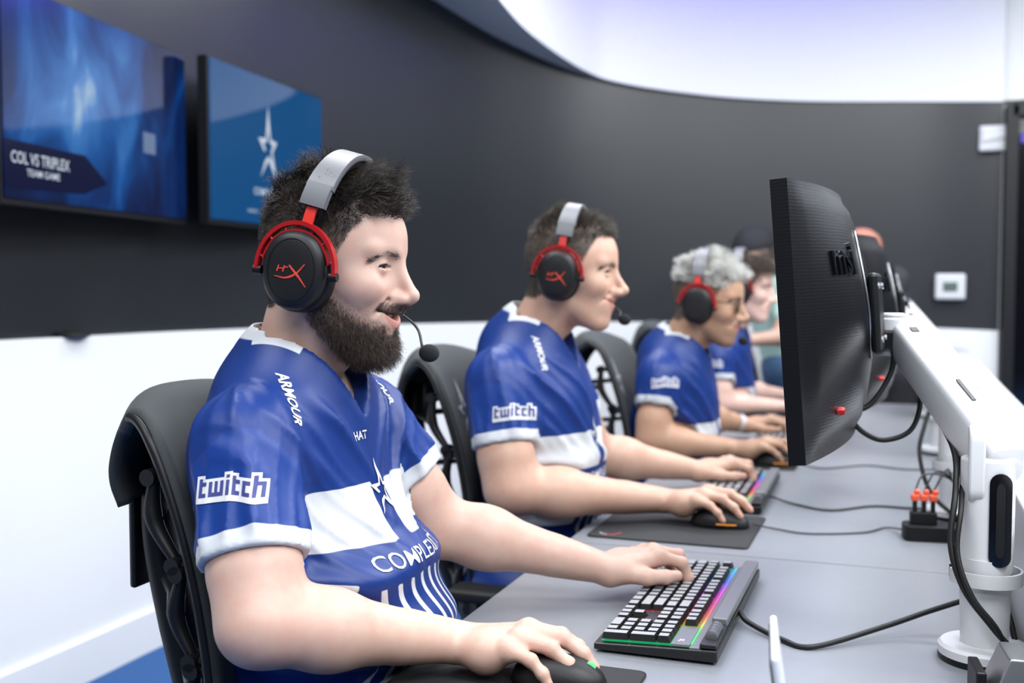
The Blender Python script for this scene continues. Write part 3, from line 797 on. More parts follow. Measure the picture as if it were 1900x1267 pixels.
def make_person(spec):
    T, J, H = spec['T'], spec['J'], spec['H']
    base = np.array([T['pelvis'][0], T['pelvis'][1], 0.0])
    pos = np.asarray(spec['head'], float); yaw, pit = math.radians(spec['yaw']), math.radians(spec.get('pitch', 0)); roll = math.radians(spec.get('roll', 0))
    Rh = np.array(Matrix.Rotation(yaw, 3, 'Z') @ Matrix.Rotation(pit, 3, 'Y') @ Matrix.Rotation(roll, 3, 'X'))
    sc = spec.get('hscale', 1.0)
    H = dict(H); H['neck'] = tuple(Rh.T @ (np.asarray(T['neck'], float) + (0, 0, -0.03) - pos) / sc)
    lo = np.minimum((-0.115, -0.10, -0.14), np.array(H['neck']) - 0.085); hi = np.maximum((0.150, 0.10, 0.150), np.array(H['neck']) + 0.085)
    hv, hf = surface(lambda p: head_sdf(p, H), lo, hi, spec['h_head'])
    hair, beard, zb = head_masks(hv, H)
    skin = np.array(spec['skin']); col = np.tile(skin, (len(hv), 1))
    x, y, z = hv.T
    # pigments: redder cheeks, nose and lips, hair-coloured scalp, stubble
    red = np.exp(-(((x - .085) / .02) ** 2 + ((np.abs(y) - .045) / .018) ** 2 + ((z + .015) / .018) ** 2)) * 0.5 + np.exp(-(((x - .12) / .014) ** 2 + ((z + .021) / .014) ** 2)) * 0.5
    col = col * (1 - red[:, None] * np.array([0.02, 0.17, 0.16]))
    sm = H.get('smile', .004)
    lip = ((np.abs(y) / 0.029) ** 2 + ((z + 0.0525 - sm * (y / .025) ** 2) / (0.0105 + H.get('open', 0) * .7)) ** 2 < 1) & (x > 0.082)
    col[lip] = col[lip] * np.array([0.92, 0.64, 0.64])
    hc = np.array(spec['scalp'])
    col = col * (1 - hair[:, None] * 0.93) + hc * hair[:, None] * 0.93
    bk = spec.get('beard_col', (0.03, 0.022, 0.018)); bs = spec.get('stubble', 0.2)
    col = col * (1 - beard[:, None] * bs) + np.array(bk) * beard[:, None] * bs
    W = lambda v: (v * sc) @ Rh.T + pos
    parts_v = [W(hv)]; parts_f = [hf]; cols = [col]; n = len(hv)
    pals = {}
    for s, sg in (('R', 1), ('L', -1)):
        hs = spec['hand' + s]
        fing, palm = hand_chain(hs['W'], hs['f'], hs['n'], sg, hs)
        el = np.asarray(T['el' + s], float); sh = np.asarray(T['sh' + s], float)
        allp = np.array([sh, el, hs['W']] + [q for c, _ in fing for q in c])
        fn = lambda p: arm_sdf(p, lerp(sh, el, .22), el, hs['W'], fing, palm, spec.get('beef', 1.0))
        av, af = surface(fn, allp.min(0) - .08, allp.max(0) + .08, spec['h_arm'])
        c = np.tile(skin, (len(av), 1))
        tips = np.min([np.linalg.norm(av - np.asarray(q[0][3]), axis=1) for q in fing], 0); kn = np.min([np.linalg.norm(av - np.asarray(q[0][1]), axis=1) for q in fing], 0)
        rd = np.exp(-(tips / .014) ** 2) * .5 + np.exp(-(kn / .012) ** 2) * .35
        eb = np.exp(-(np.linalg.norm(av - el, axis=1) / .06) ** 2) * .3
        c = c * (1 - (rd + eb)[:, None] * np.array([0.03, 0.20, 0.20]))
        # finger nails
        for pts, r in fing:
            e = np.asarray(pts[3]); d = e - np.asarray(pts[2]); d /= np.linalg.norm(d); up = palm['n'] - d * (palm['n'] @ d); up /= np.linalg.norm(up)
            loc = av - (e + up * r[3] * 0.9 - d * 0.001); m = (np.abs(loc @ d) < .0055) & (np.linalg.norm(loc - np.outer(loc @ d, d), axis=1) < .0055)
            c[m] = c[m] * np.array([1.02, .93, .93]) + 0.02
        parts_v.append(av); parts_f.append(af + n); cols.append(c); n += len(av); pals[s] = (fing, palm)
    tv, tf = surface(lambda p: torso_prims(p, T, 0.0), np.array(T['pelvis']) - (.3, .32, .2), np.maximum(np.array(T['neck']), np.array(T['chest'])) + (.3, .32, .15), 0.010)
    parts_v.append(tv); parts_f.append(tf + n); cols.append(np.tile(skin, (len(tv), 1))); n += len(tv)
    body = wmesh('person', np.concatenate(parts_v), np.concatenate(parts_f), M_SKIN, None, base)
    set_color(body.data, 'pigment', np.concatenate(cols))
    body.location = base
    tag(body, spec['label'], 'person', spec.get('group'))
    # eyes
    for s in (-1, 1):
        b = MB(); prof = [(0.0001, -EYE_R)] + [(EYE_R * math.sin(a), -EYE_R * math.cos(a)) for a in np.linspace(.12, math.pi - .02, 26)]
        b.lathe(prof, 24); ev = b.verts()[:, [2, 0, 1]]
        ec = np.where((ev[:, 0] > 0.0113)[:, None], [0.03, 0.018, 0.012], [0.34, 0.32, 0.31]); ec = np.where((ev[:, 0] > 0.0127)[:, None], [0.004, 0.004, 0.004], ec)
        g = math.radians(spec.get('gaze', 0)); Rg = eul(0, 0, g)
        me_v = W(ev @ Rg.T + np.array([EYE_C[0], s * EYE_C[1], EYE_C[2]]))
        o = wmesh('eye', me_v, b.f, M_EYE, body, base); set_color(o.data, 'pigment', ec)
        azs = np.linspace(-47, 56, 16); Uu, _ = lid_curves(azs, H); ar, er_ = np.radians(azs + 4), np.radians(Uu + 1.0)
        lp = np.stack([np.cos(er_) * np.cos(ar), s * np.cos(er_) * np.sin(ar), np.sin(er_)], 1) * 0.0155 + np.array([EYE_C[0], s * EYE_C[1], EYE_C[2]])
        b = MB(); b.tube(W(lp), np.interp(np.arange(16), [0, 8, 15], [.0004, .0011, .0013]), 5)
        wmesh('eyelash', b.verts(), b.f, M_BLACKMATTE, body, base)
    if H.get('open', 0) > 0.002:
        zt = -0.0515 + H['open'] * 0.25
        tv = []; b = MB()
        for k in range(-5, 6):
            yy = k * 0.0052; xx = 0.0955 - 12 * yy * yy
            b.box((xx, yy, zt + sm * (yy / .025) ** 2), (0.006, 0.0049, 0.0085))
        me = new_mesh('teeth', W(b.verts()) - base, b.f, M_TEETH, False); o = obj('teeth', me, None, body)
    # hair
    nrm = vert_normals(hv, hf)
    for part in spec['hair']:
        w = {'hair': hair, 'beard': beard}[part['mask']] if isinstance(part['mask'], str) else part['mask'](hv, hair, beard)
        i, q, wt = sample_surface(hv, hf, w, part['n'], part.get('seed', 1))
        R0 = (hv[q] * wt).sum(1); N0 = (nrm[q] * wt).sum(1); N0 /= np.linalg.norm(N0, axis=1)[:, None] + 1e-9
        ww = (w[q][..., None] * wt).sum(1)[:, 0]
        D, Ln, bend, curl = part['style'](R0, N0, ww)
        D = D / (np.linalg.norm(D, axis=1)[:, None] + 1e-9)
        sv, sf = strands(R0 - N0 * 0.0008, D, Ln, np.full(len(R0), part['rad']) * (0.7 + 0.6 * np.random.default_rng(5).random(len(R0))), part.get('K', 5), bend, curl, part.get('seed', 1), part.get('freq', 1.0))
        o = wmesh(part['name'], W(sv), sf, part['mat'], body, base)
        if part['n'] > 300: o['kind'] = 'stuff'
    # jersey
    J = dict(J); hn = W(np.array([[-0.018, 0, -0.035]]))[0] - np.asarray(T['neck'], float); J['neck_axis'] = hn / np.linalg.norm(hn); J['wrR'] = spec['handR']['W']; J['wrL'] = spec['handL']['W']
    jf = jersey_sdf(T, J)
    lo = np.min([T[k] for k in ('pelvis', 'shR', 'shL', 'elR', 'elL', 'neck')], 0) - (.24, .12, .10); hi = np.max([T[k] for k in ('pelvis', 'belly', 'shR', 'shL', 'elR', 'elL', 'neck')], 0) + (.24, .12, .12)
    jv, jq = surface(jf, lo, hi, spec['h_cloth'])
    wp_ = np.full(len(jv), -1.0); px, py, pz = jv.T; yc = T['chest'][1]
    hole = neck_hole(jv, T, J)
    wp_ = np.maximum(wp_, np.minimum(0.015 - hole, (T['neck'][0] + 0.060) - px))
    insleeve = np.zeros(len(jv), bool); seam = np.full(len(jv), 1.0)
    for s in ('R', 'L'):
        sh = np.asarray(T['sh' + s], float); el = np.asarray(T['el' + s], float); ax = el - sh; L = np.linalg.norm(ax); ax /= L; cut = J['cuff' + s] * L
        rel = jv - sh; t = rel @ ax; r = np.linalg.norm(rel - np.outer(t, ax), axis=1)
        r0, r1 = J.get('sr', (0.066, 0.074))
        dd = d_cap(jv.astype(np.float32), sh - ax * 0.01, sh + ax * (cut + .03), r0, r1)
        tor = torso_prims(jv.astype(np.float32), T, 0.010)
        own = (dd < tor - 0.004) & (t > 0)
        wp_ = np.where(own, np.maximum(wp_, t - (cut - J.get('cw', 0.024))), wp_)
        insleeve |= own
    z0 = T['chest'][2] + J.get('band_z', -0.015); front = px - (T['chest'][0] - 0.03)
    tilt = J.get('band_tilt', 0.0) * (px - T['chest'][0])
    bd = np.minimum(np.minimum(pz - tilt - (z0 - 0.037), (z0 + 0.037) - (pz - tilt)), np.minimum(front, np.abs(py - yc) - 0.018))
    wp_ = np.where(~insleeve, np.maximum(wp_, bd), wp_)
    # side panel and stripes on the lower front
    lo_ = np.minimum(z0 - 0.100 - pz + 0.20 * np.abs(py - yc), front)
    pan = np.minimum(lo_, np.abs(py - yc) - 0.118)
    wp_ = np.where(~insleeve, np.maximum(wp_, np.minimum(pan, pz - (z0 - 0.150))), wp_)
    sx = (py - yc) * 1.0 + 0.30 * (pz - z0)
    st = 0.0042 - np.abs((sx / 0.026 - np.floor(sx / 0.026)) - 0.5) * 0.026
    stz = np.minimum(z0 - 0.078 - pz - 0.10 * np.abs(py - yc), np.minimum(front - 0.06, 0.112 - np.abs(py - yc)))
    wp_ = np.where(~insleeve, np.maximum(wp_, np.minimum(st, stz)), wp_)
    jer = wmesh('jersey', jv, jq, jersey_material('jersey_cloth'), body, base)
    set_float(jer.data, 'white_panel', wp_)
    set_float(jer.data, 'navy_panel', np.where(insleeve, -0.01, 0.01))
    # dark trousers and shoes
    hip = np.array(T['pelvis']); b = None
    kn = {s: np.array([hip[0] + 0.43, hip[1] + sg * 0.13, 0.53]) for s, sg in (('R', -1), ('L', 1))}
    ft = {s: np.array([hip[0] + 0.40, hip[1] + sg * 0.15, 0.08]) for s, sg in (('R', -1), ('L', 1))}
    def legs(p):
        d = d_ell(p, hip + (0, 0, -0.05), (0.15, 0.185, 0.11))
        for s, sg in (('R', -1), ('L', 1)):
            d = smin(d, d_cap(p, hip + (0.03, sg * 0.09, -0.05), kn[s], 0.088, 0.064), 0.05)
            d = smin(d, d_cap(p, kn[s], ft[s], 0.062, 0.05), 0.03)
        return d
    lv, lf = surface(legs, hip - (.25, .3, .62), hip + (.6, .3, .12), 0.012)
    wmesh('trousers', lv, lf, mat('dark_trousers', (0.014, 0.015, 0.02), 0.85, noise=.2, nscale=60), body, base)
    for s in ('R', 'L'):
        f0 = ft[s]
        sv, sf = surface(lambda p: np.maximum(smin(d_ell(p, f0 + (0.07, 0, -0.035), (0.14, 0.047, 0.045)), d_cap(p, f0, f0 + (0, 0, -.03), .045), .03), 0.012 - p[:, 2]), f0 - (.1, .08, .09), f0 + (.25, .08, .1), 0.008)
        wmesh('shoe', sv, sf, M_RUBBER, body, base)
    return dict(body=body, jersey=jer, base=base, Rh=Rh, pos=pos, sc=sc, W=W, pals=pals, jv=jv, jq=jq, T=T, head=(hv, hf))

def decal_on(per, name, v2, f, m, origin, ux, uy, push=0.0012, maxedge=0.005, depth=0.12):
    """flat print laid on the cloth: points of a planar drawing dropped on the jersey along its normal"""
    bm = bmesh.new(); vs = [bm.verts.new((a, b, 0)) for a, b in v2]
    for q in f:
        try: bm.faces.new([vs[k] for k in q])
        except ValueError: pass
    bmesh.ops.triangulate(bm, faces=bm.faces)
    for _ in range(6):
        e = [x for x in bm.edges if x.calc_length() > maxedge]
        if not e: break
        bmesh.ops.subdivide_edges(bm, edges=e, cuts=1); bmesh.ops.triangulate(bm, faces=bm.faces)
    bm.verts.index_update()
    P = np.array([x.co[:2] for x in bm.verts]); F = [tuple(x.index for x in q.verts) for q in bm.faces]; bm.free()
    if 'bvh' not in per: per['bvh'] = BVHTree.FromPolygons([Vector(x) for x in per['jv'].tolist()], per['jq'].tolist())
    ux = np.asarray(ux, float); ux /= np.linalg.norm(ux); uy = np.asarray(uy, float); uy = uy - ux * (uy @ ux); uy /= np.linalg.norm(uy); nz = np.cross(ux, uy)
    out = []; bad = set()
    for k, (a, b) in enumerate(P):
        o = np.asarray(origin, float) + ux * a + uy * b + nz * depth
        hit, nrm, _, _ = per['bvh'].ray_cast(Vector(o), Vector(-nz), 2.2 * depth)
        if hit is None: bad.add(k); out.append(o); continue
        out.append(np.array(hit) + nz * push)
    F = [q for q in F if not any(k in bad for k in q)]
    if not F: return None
    me = new_mesh(name, np.array(out) - per['base'], F, m, True)
    return obj(name, me, None, per['jersey'])

def decal_text(per, name, s, size, m, origin, ux, uy, bold=0.0, shear=0.0, spacing=1.0, sx=1.0, **k):
    v, f = text_geo(s, size, bold, shear, spacing); v = v * [sx, 1]
    return decal_on(per, name, v, f, m, origin, ux, uy, **k)
HAIR_DK = hair_mat('dark_brown_hair', (0.008, 0.006, 0.005), (0.060, 0.045, 0.036))
BEARD_DK = hair_mat('dark_brown_beard', (0.016, 0.010, 0.008), (0.085, 0.055, 0.038))

def style_top(R, N, w):
    g = np.random.default_rng(11); z = R[:, 2]; x = R[:, 0]
    top = np.clip((z - 0.062) / 0.04, 0, 1)
    D = N * (0.75 + 0.0 * top[:, None]) + np.array([0.55, 0, 0.15]) * top[:, None] + np.array([-0.15, 0, -0.7]) * (1 - top)[:, None]
    wave = np.stack([vnoise(R.astype(np.float32) + k * 3.1, 38.0) for k in range(3)], 1)
    D = D + wave * (0.55 * top[:, None] + .15) + g.normal(size=R.shape) * 0.12
    L = 0.0065 + (0.027 + 0.004 * np.clip((x - 0.02) / 0.06, 0, 1)) * top * (0.8 + 0.4 * g.random(len(R))); L = L * np.clip(w, .4, 1)
    bend = np.array([0.25, 0, -0.15]) * top[:, None] + wave * 0.5 * top[:, None]
    return D, L, bend, 0.14
def style_beard(R, N, w):
    g = np.random.default_rng(12); low = np.clip((-R[:, 2] - 0.045) / 0.05, 0, 1)
    D = N * 0.75 + np.array([0.22, 0, -0.75]) + g.normal(size=R.shape) * 0.22
    L = (0.005 + 0.011 * low) * (0.7 + .6 * g.random(len(R))) * np.clip(w, .3, 1)
    return D, L, np.tile(np.array([0.1, 0, -0.15]), (len(R), 1)), 0.18
def brow_mask(v, h, b):
    x, y, z = v.T; ay = np.abs(y); zc = np.interp(ay, [.009, .02, .032, .045, .056], [.0290, .0318, .0325, .0275, .0200])
    return (np.abs(z - zc) < 0.0028) * (ay > .009) * (ay < .056) * (x > .06) * 1.0
def style_brow(R, N, w):
    s = np.sign(R[:, 1])[:, None]; D = N * .18 + s * np.array([0, 1.0, 0]) + np.array([-.45, 0, .12]) + np.random.default_rng(2).normal(size=R.shape) * .10
    return D, np.full(len(R), .0090), np.zeros_like(R), .05

MOUSE_R = dict(curl=[(.30, .42, .28), (.28, .45, .30), (.32, .48, .32), (.42, .45, .30)], splay=(.10, .0, -.08, -.22),
               thumb=[(.055, .040, -.022), (.082, .046, -.028), (.104, .042, -.030)])
KEYS_L = dict(curl=[(.45, .85, .45), (.35, .95, .50), (.35, .95, .50), (.45, .75, .45)], splay=(.14, .02, -.10, -.24),
              thumb=[(.055, .046, -.020), (.084, .052, -.026), (.108, .048, -.030)])
P1T = dict(chest=(-.797, 1.31, .952), dep=.92, belly=(-.738, 1.31, .785), pelvis=(-.79, 1.31, .59), neck=(-.806, 1.31, 1.105), bellyd=.148, w=.95,
           shR=(-.778, 1.150, 1.035), elR=(-.703, 1.068, .845), shL=(-.775, 1.470, 1.035), elL=(-.69, 1.525, .868))
P1 = dict(label='bearded man in blue and white jersey nearest the camera', T=P1T,
          J=dict(cuffR=.66, cuffL=.58, hem=.60, vz=1.062, sr=(.060, .068), band_z=-.013),
          H=dict(smile=.005, open=.009, nose=1.02, hairline=.080, lid=.68), head=(-.750, 1.31, 1.260), yaw=8, pitch=6, skin=(.565, .365, .290), scalp=(.03, .022, .018),
          stubble=.72, beard_col=(.035, .024, .019), beef=1.0, h_head=.0019, h_arm=.0026, h_cloth=.0045,
          handR=dict(W=(-.535, 1.262, .782), f=(.092, .006, .014), n=(-.15, -.05, 1), **MOUSE_R),
          handL=dict(W=(-.445, 1.632, .795), f=(.70, .66, .12), n=(-.1, 0, 1), **KEYS_L),
          hair=[dict(name='hair', mask='hair', n=15000, rad=.00045, K=6, style=style_top, mat=HAIR_DK, seed=21, freq=1.0),
                dict(name='beard', mask='beard', n=11000, rad=.00028, K=4, style=style_beard, mat=BEARD_DK, seed=22),
                dict(name='eyebrow', mask=brow_mask, n=650, rad=.00019, K=3, style=style_brow, mat=BEARD_DK, seed=23)])

HAIR_BR = hair_mat('ash_brown_hair', (0.022, 0.017, 0.013), (0.105, 0.082, 0.062))
HAIR_SIL = hair_mat('silver_hair', (0.55, 0.55, 0.52), (0.88, 0.88, 0.84))
HAIR_MID = hair_mat('brown_hair', (0.040, 0.026, 0.018), (0.10, 0.070, 0.048))
def style_short(R, N, w):
    g = np.random.default_rng(13); z = R[:, 2]; top = np.clip((z - 0.075) / 0.03, 0, 1)
    D = N * 0.7 + np.array([0.45, 0, 0.1]) * top[:, None] + np.array([-0.1, 0, -0.7]) * (1 - top)[:, None]
    wave = np.stack([vnoise(R.astype(np.float32) + k * 3.1, 45.0) for k in range(3)], 1)
    D = D + wave * 0.5 * top[:, None] + g.normal(size=R.shape) * 0.12
    return D, (0.006 + 0.018 * top * (0.8 + 0.4 * g.random(len(R)))) * np.clip(w, .4, 1), wave * .4 * top[:, None], 0.1
def style_curly(R, N, w):
    g = np.random.default_rng(14); z = R[:, 2]; top = np.clip((z - 0.05) / 0.03, 0, 1)
    wave = np.stack([vnoise(R.astype(np.float32) + k * 3.1, 60.0) for k in range(3)], 1)
    D = N * 0.9 + wave * .9 * top[:, None] + g.normal(size=R.shape) * 0.15
    return D, (0.003 + 0.026 * top) * np.clip(w, .4, 1), wave * .6, 0.3
def style_fringe(R, N, w):
    g = np.random.default_rng(15); z = R[:, 2]; top = np.clip((z - 0.05) / 0.03, 0, 1)
    D = N * 0.35 + np.array([0.8, 0, -0.1]) * top[:, None] + np.array([0.0, 0, -0.9]) * (1 - top)[:, None] + g.normal(size=R.shape) * 0.08
    return D, 0.012 + 0.034 * top, np.array([0.05, 0, -0.35]) * np.ones_like(R), 0.05
def top_mask(v, h, b): return h * (v[:, 2] > .058)
def side_mask(v, h, b): return h * (v[:, 2] <= .062)

P2T = dict(chest=(-.772, 2.27, .950), belly=(-.745, 2.27, .785), pelvis=(-.79, 2.27, .59), neck=(-.795, 2.27, 1.115), bellyd=.128, w=.98,
           shR=(-.800, 2.105, 1.035), elR=(-.752, 2.055, .825), shL=(-.775, 2.43, 1.035), elL=(-.705, 2.475, .838))
P2 = dict(label='man with short ash brown hair in blue jersey, second in the row', T=P2T,
          J=dict(cuffR=.60, cuffL=.58, hem=.60, vz=1.062, sr=(.061, .069), band_z=-.060, roll=.006),
          H=dict(smile=.006, open=.004, nose=1.18, hairline=.088, lid=.85, fade=.35), head=(-.700, 2.27, 1.262), yaw=7, pitch=5, skin=(.56, .345, .255), scalp=(.05, .04, .03),
          stubble=.12, beef=1.06, h_head=.0026, h_arm=.0036, h_cloth=.0060,
          handR=dict(W=(-.470, 2.243, .785), f=(.095, -.012, .022), n=(-.15, -.05, 1), **MOUSE_R),
          handL=dict(W=(-.478, 2.605, .792), f=(.80, .45, .14), n=(-.1, 0, 1), **KEYS_L),
          hair=[dict(name='hair', mask='hair', n=8000, rad=.00060, K=5, style=style_short, mat=HAIR_BR, seed=31),
                dict(name='eyebrow', mask=brow_mask, n=400, rad=.00030, K=3, style=style_brow, mat=BEARD_DK, seed=33)])
P3T = dict(chest=(-.630, 3.16, .885), belly=(-.650, 3.16, .745), pelvis=(-.70, 3.16, .57), neck=(-.640, 3.16, 1.045), bellyd=.120, w=.86, dep=.9,
           shR=(-.655, 3.022, .975), elR=(-.662, 2.975, .805), shL=(-.635, 3.30, .975), elL=(-.600, 3.41, .825))
P3 = dict(label='man with bleached silver hair and glasses, third in the row', T=P3T,
          J=dict(cuffR=.46, cuffL=.50, hem=.58, vz=1.000, sr=(.053, .060), band_z=-.075, roll=.005),
          H=dict(smile=.002, open=.0, nose=1.05, hairline=.078, lid=.9, fade=.2), head=(-.553, 3.16, 1.185), yaw=-1, pitch=8, skin=(.44, .26, .17), scalp=(.10, .075, .055),
          stubble=.35, beef=.88, h_head=.0034, h_arm=.0042, h_cloth=.0080,
          handR=dict(W=(-.445, 3.035, .785), f=(.095, .006, .020), n=(-.15, -.05, 1), **MOUSE_R),
          handL=dict(W=(-.490, 3.545, .790), f=(.85, .20, .14), n=(-.1, 0, 1), **KEYS_L),
          hair=[dict(name='hair', mask=top_mask, n=4500, rad=.0010, K=5, style=style_curly, mat=HAIR_SIL, seed=41),
                dict(name='side_hair', mask=side_mask, n=2000, rad=.0008, K=3, style=style_short, mat=HAIR_BR, seed=42),
                dict(name='eyebrow', mask=brow_mask, n=250, rad=.0005, K=3, style=style_brow, mat=BEARD_DK, seed=43)])
P4T = dict(chest=(-0.645, 4.12, .895), belly=(-0.655, 4.12, .755), pelvis=(-0.685, 4.12, .57), neck=(-0.650, 4.12, 1.060), bellyd=.118, w=.82, dep=.85,
           shR=(-0.645, 3.992, .985), elR=(-0.627, 3.955, .810), shL=(-0.635, 4.25, .985), elL=(-0.595, 4.36, .820))
P4 = dict(label='young man with brown fringe in blue jersey, fourth in the row', T=P4T,
          J=dict(cuffR=.56, cuffL=.56, hem=.58, vz=1.010, sr=(.050, .058), band_z=-.07, roll=.004),
          H=dict(smile=.0, open=.0, nose=.95, hairline=.075, lid=.9, fade=.0), head=(-0.577, 4.12, 1.222), yaw=0, pitch=6, skin=(.66, .44, .37), scalp=(.07, .05, .035),
          stubble=.0, beef=.80, h_head=.0040, h_arm=.0048, h_cloth=.0090,
          handR=dict(W=(-0.417, 4.13, .786), f=(.095, .02, .020), n=(-.15, -.05, 1), **MOUSE_R),
          handL=dict(W=(-0.460, 4.53, .790), f=(.85, .15, .14), n=(-.1, 0, 1), **KEYS_L),
          hair=[dict(name='hair', mask='hair', n=3500, rad=.0012, K=5, style=style_fringe, mat=HAIR_MID, seed=51),
                dict(name='eyebrow', mask=brow_mask, n=200, rad=.0006, K=3, style=style_brow, mat=BEARD_DK, seed=53)])
p1 = make_person(P1)
p2 = make_person(P2)
p3 = make_person(P3)
p4 = make_person(P4)

# ---------------------------------------------------------------- prints on the jerseys
def twitch_shapes():
    def r(x0, x1, y0, y1): return [(x0, y0), (x1, y0), (x1, y1), (x0, y1)]
    L = []; B = []
    def t(o): L.extend([r(o, o + 1, 0, 5), r(o + 1, o + 2.2, 3, 4), r(o + 1, o + 2.2, 0, 1)]); B.append(r(o - .75, o + 2.95, -1.7, 4.8)); B.append(r(o - .75, o + 1.75, -1.7, 5.8))
    t(0)
    L.extend([r(3, 4, 0, 4), r(4.75, 5.65, 1, 4), r(6.4, 7.4, 0, 4), r(4, 6.4, 0, 1)]); B.append(r(2.2, 8.1, -1.7, 4.8))
    L.extend([r(8.2, 9.2, 0, 4), r(8.2, 9.2, 4.6, 5.4)]); B.append(r(7.5, 9.9, -1.7, 6.2))
    t(10)
    L.extend([r(13, 14, 0, 4), r(14, 15.4, 3, 4), r(14, 15.4, 0, 1)]); B.append(r(12.2, 16.2, -1.7, 4.8))
    L.extend([r(16.2, 17.2, 0, 5.6), r(17.2, 19.2, 3, 4), r(18.2, 19.2, 0, 3)]); B.append(r(15.4, 20, -1.7, 4.8)); B.append(r(15.4, 18, -1.7, 6.4))
    def pack(R):
        V = []; F = []
        for q in R:
            n = len(V); V += q; F.append((n, n + 1, n + 2, n + 3))
        V = np.array(V, float) - (9.6, 2.0); V[:, 1] += np.where(V[:, 0] < 0, .16 * V[:, 0], -.10 * V[:, 0]); return V, F
    return pack(L), pack(B)
def jersey_prints(per, tw, twn, full=True, name=None, script=None, unit=.0042):
    (lv, lf), (bv, bf) = twitch_shapes()
    n = np.array(twn, float); n /= np.linalg.norm(n); ux = np.cross((0, 0, 1), n); ux /= np.linalg.norm(ux); uy = np.cross(n, ux)
    fine = .004 if full else .02
    decal_on(per, 'sleeve_print', bv * unit, bf, M_WHITEPRINT, tw, ux, uy, push=.0014, maxedge=fine)
    decal_on(per, 'sleeve_lettering', lv * unit, lf, M_BLUEPRINT, tw, ux, uy, push=.0022, maxedge=fine)
    yc = per['T']['chest'][1]; zc = per['T']['chest'][2]; band = zc + per['bz']
    if full:
        X = np.array([0, 1.0, 0]); Z = np.array([0, 0, 1.0]); o = np.array([per['T']['chest'][0] + .16, yc, 0])
        V, F = star_logo(.026)
        decal_on(per, 'star_print', V * (.95, 1.15), F, M_WHITEPRINT, o + (0, 0, band + .024), X, Z, push=.0018, depth=.16)
        decal_text(per, 'chest_lettering', 'COMPLEXITY', .025, M_WHITEPRINT, o + (0, 0, band - .058), X, Z, sx=1.25, bold=.004, shear=.25, depth=.2, push=.0016)
        if name: decal_text(per, 'name_print', name, .016, M_WHITEPRINT, o + (0, -.022, zc + .086), X, Z, bold=.02, depth=.2)
        if script:
            for s in (-1, 1):
                sn = np.array([.70, s * .30, .6]); sn /= np.linalg.norm(sn); d = np.array([.30, s * .22, -.75]); d -= sn * (d @ sn); d /= np.linalg.norm(d)
                decal_text(per, 'shoulder_script', 'ARMOUR', .019, M_WHITEPRINT, np.array([script[0], yc + s * (yc - script[1]) * -1 if s > 0 else script[1], script[2]]) if s < 0 else np.array([script[0], 2 * yc - script[1], script[2]]), d, np.cross(sn, d), bold=.03, shear=.35, depth=.08)
for per, P in ((p1, P1), (p2, P2), (p3, P3), (p4, P4)): per['bz'] = P['J'].get('band_z', -.015)
jersey_prints(p1, (-.742, 1.07, 1.004), (.38, -.92, .06), True, 'HAT', (-.745, 1.195, 1.09))
jersey_prints(p2, (-.738, 2.04, .986), (.28, -.95, .06), True, None, (-.735, 2.165, 1.09))
jersey_prints(p3, (-.625, 2.97, .972), (.15, -.98, .06), False, unit=.0036)
jersey_prints(p4, (-.655, 3.95, .957), (.15, -.98, .06), False, unit=.0034)

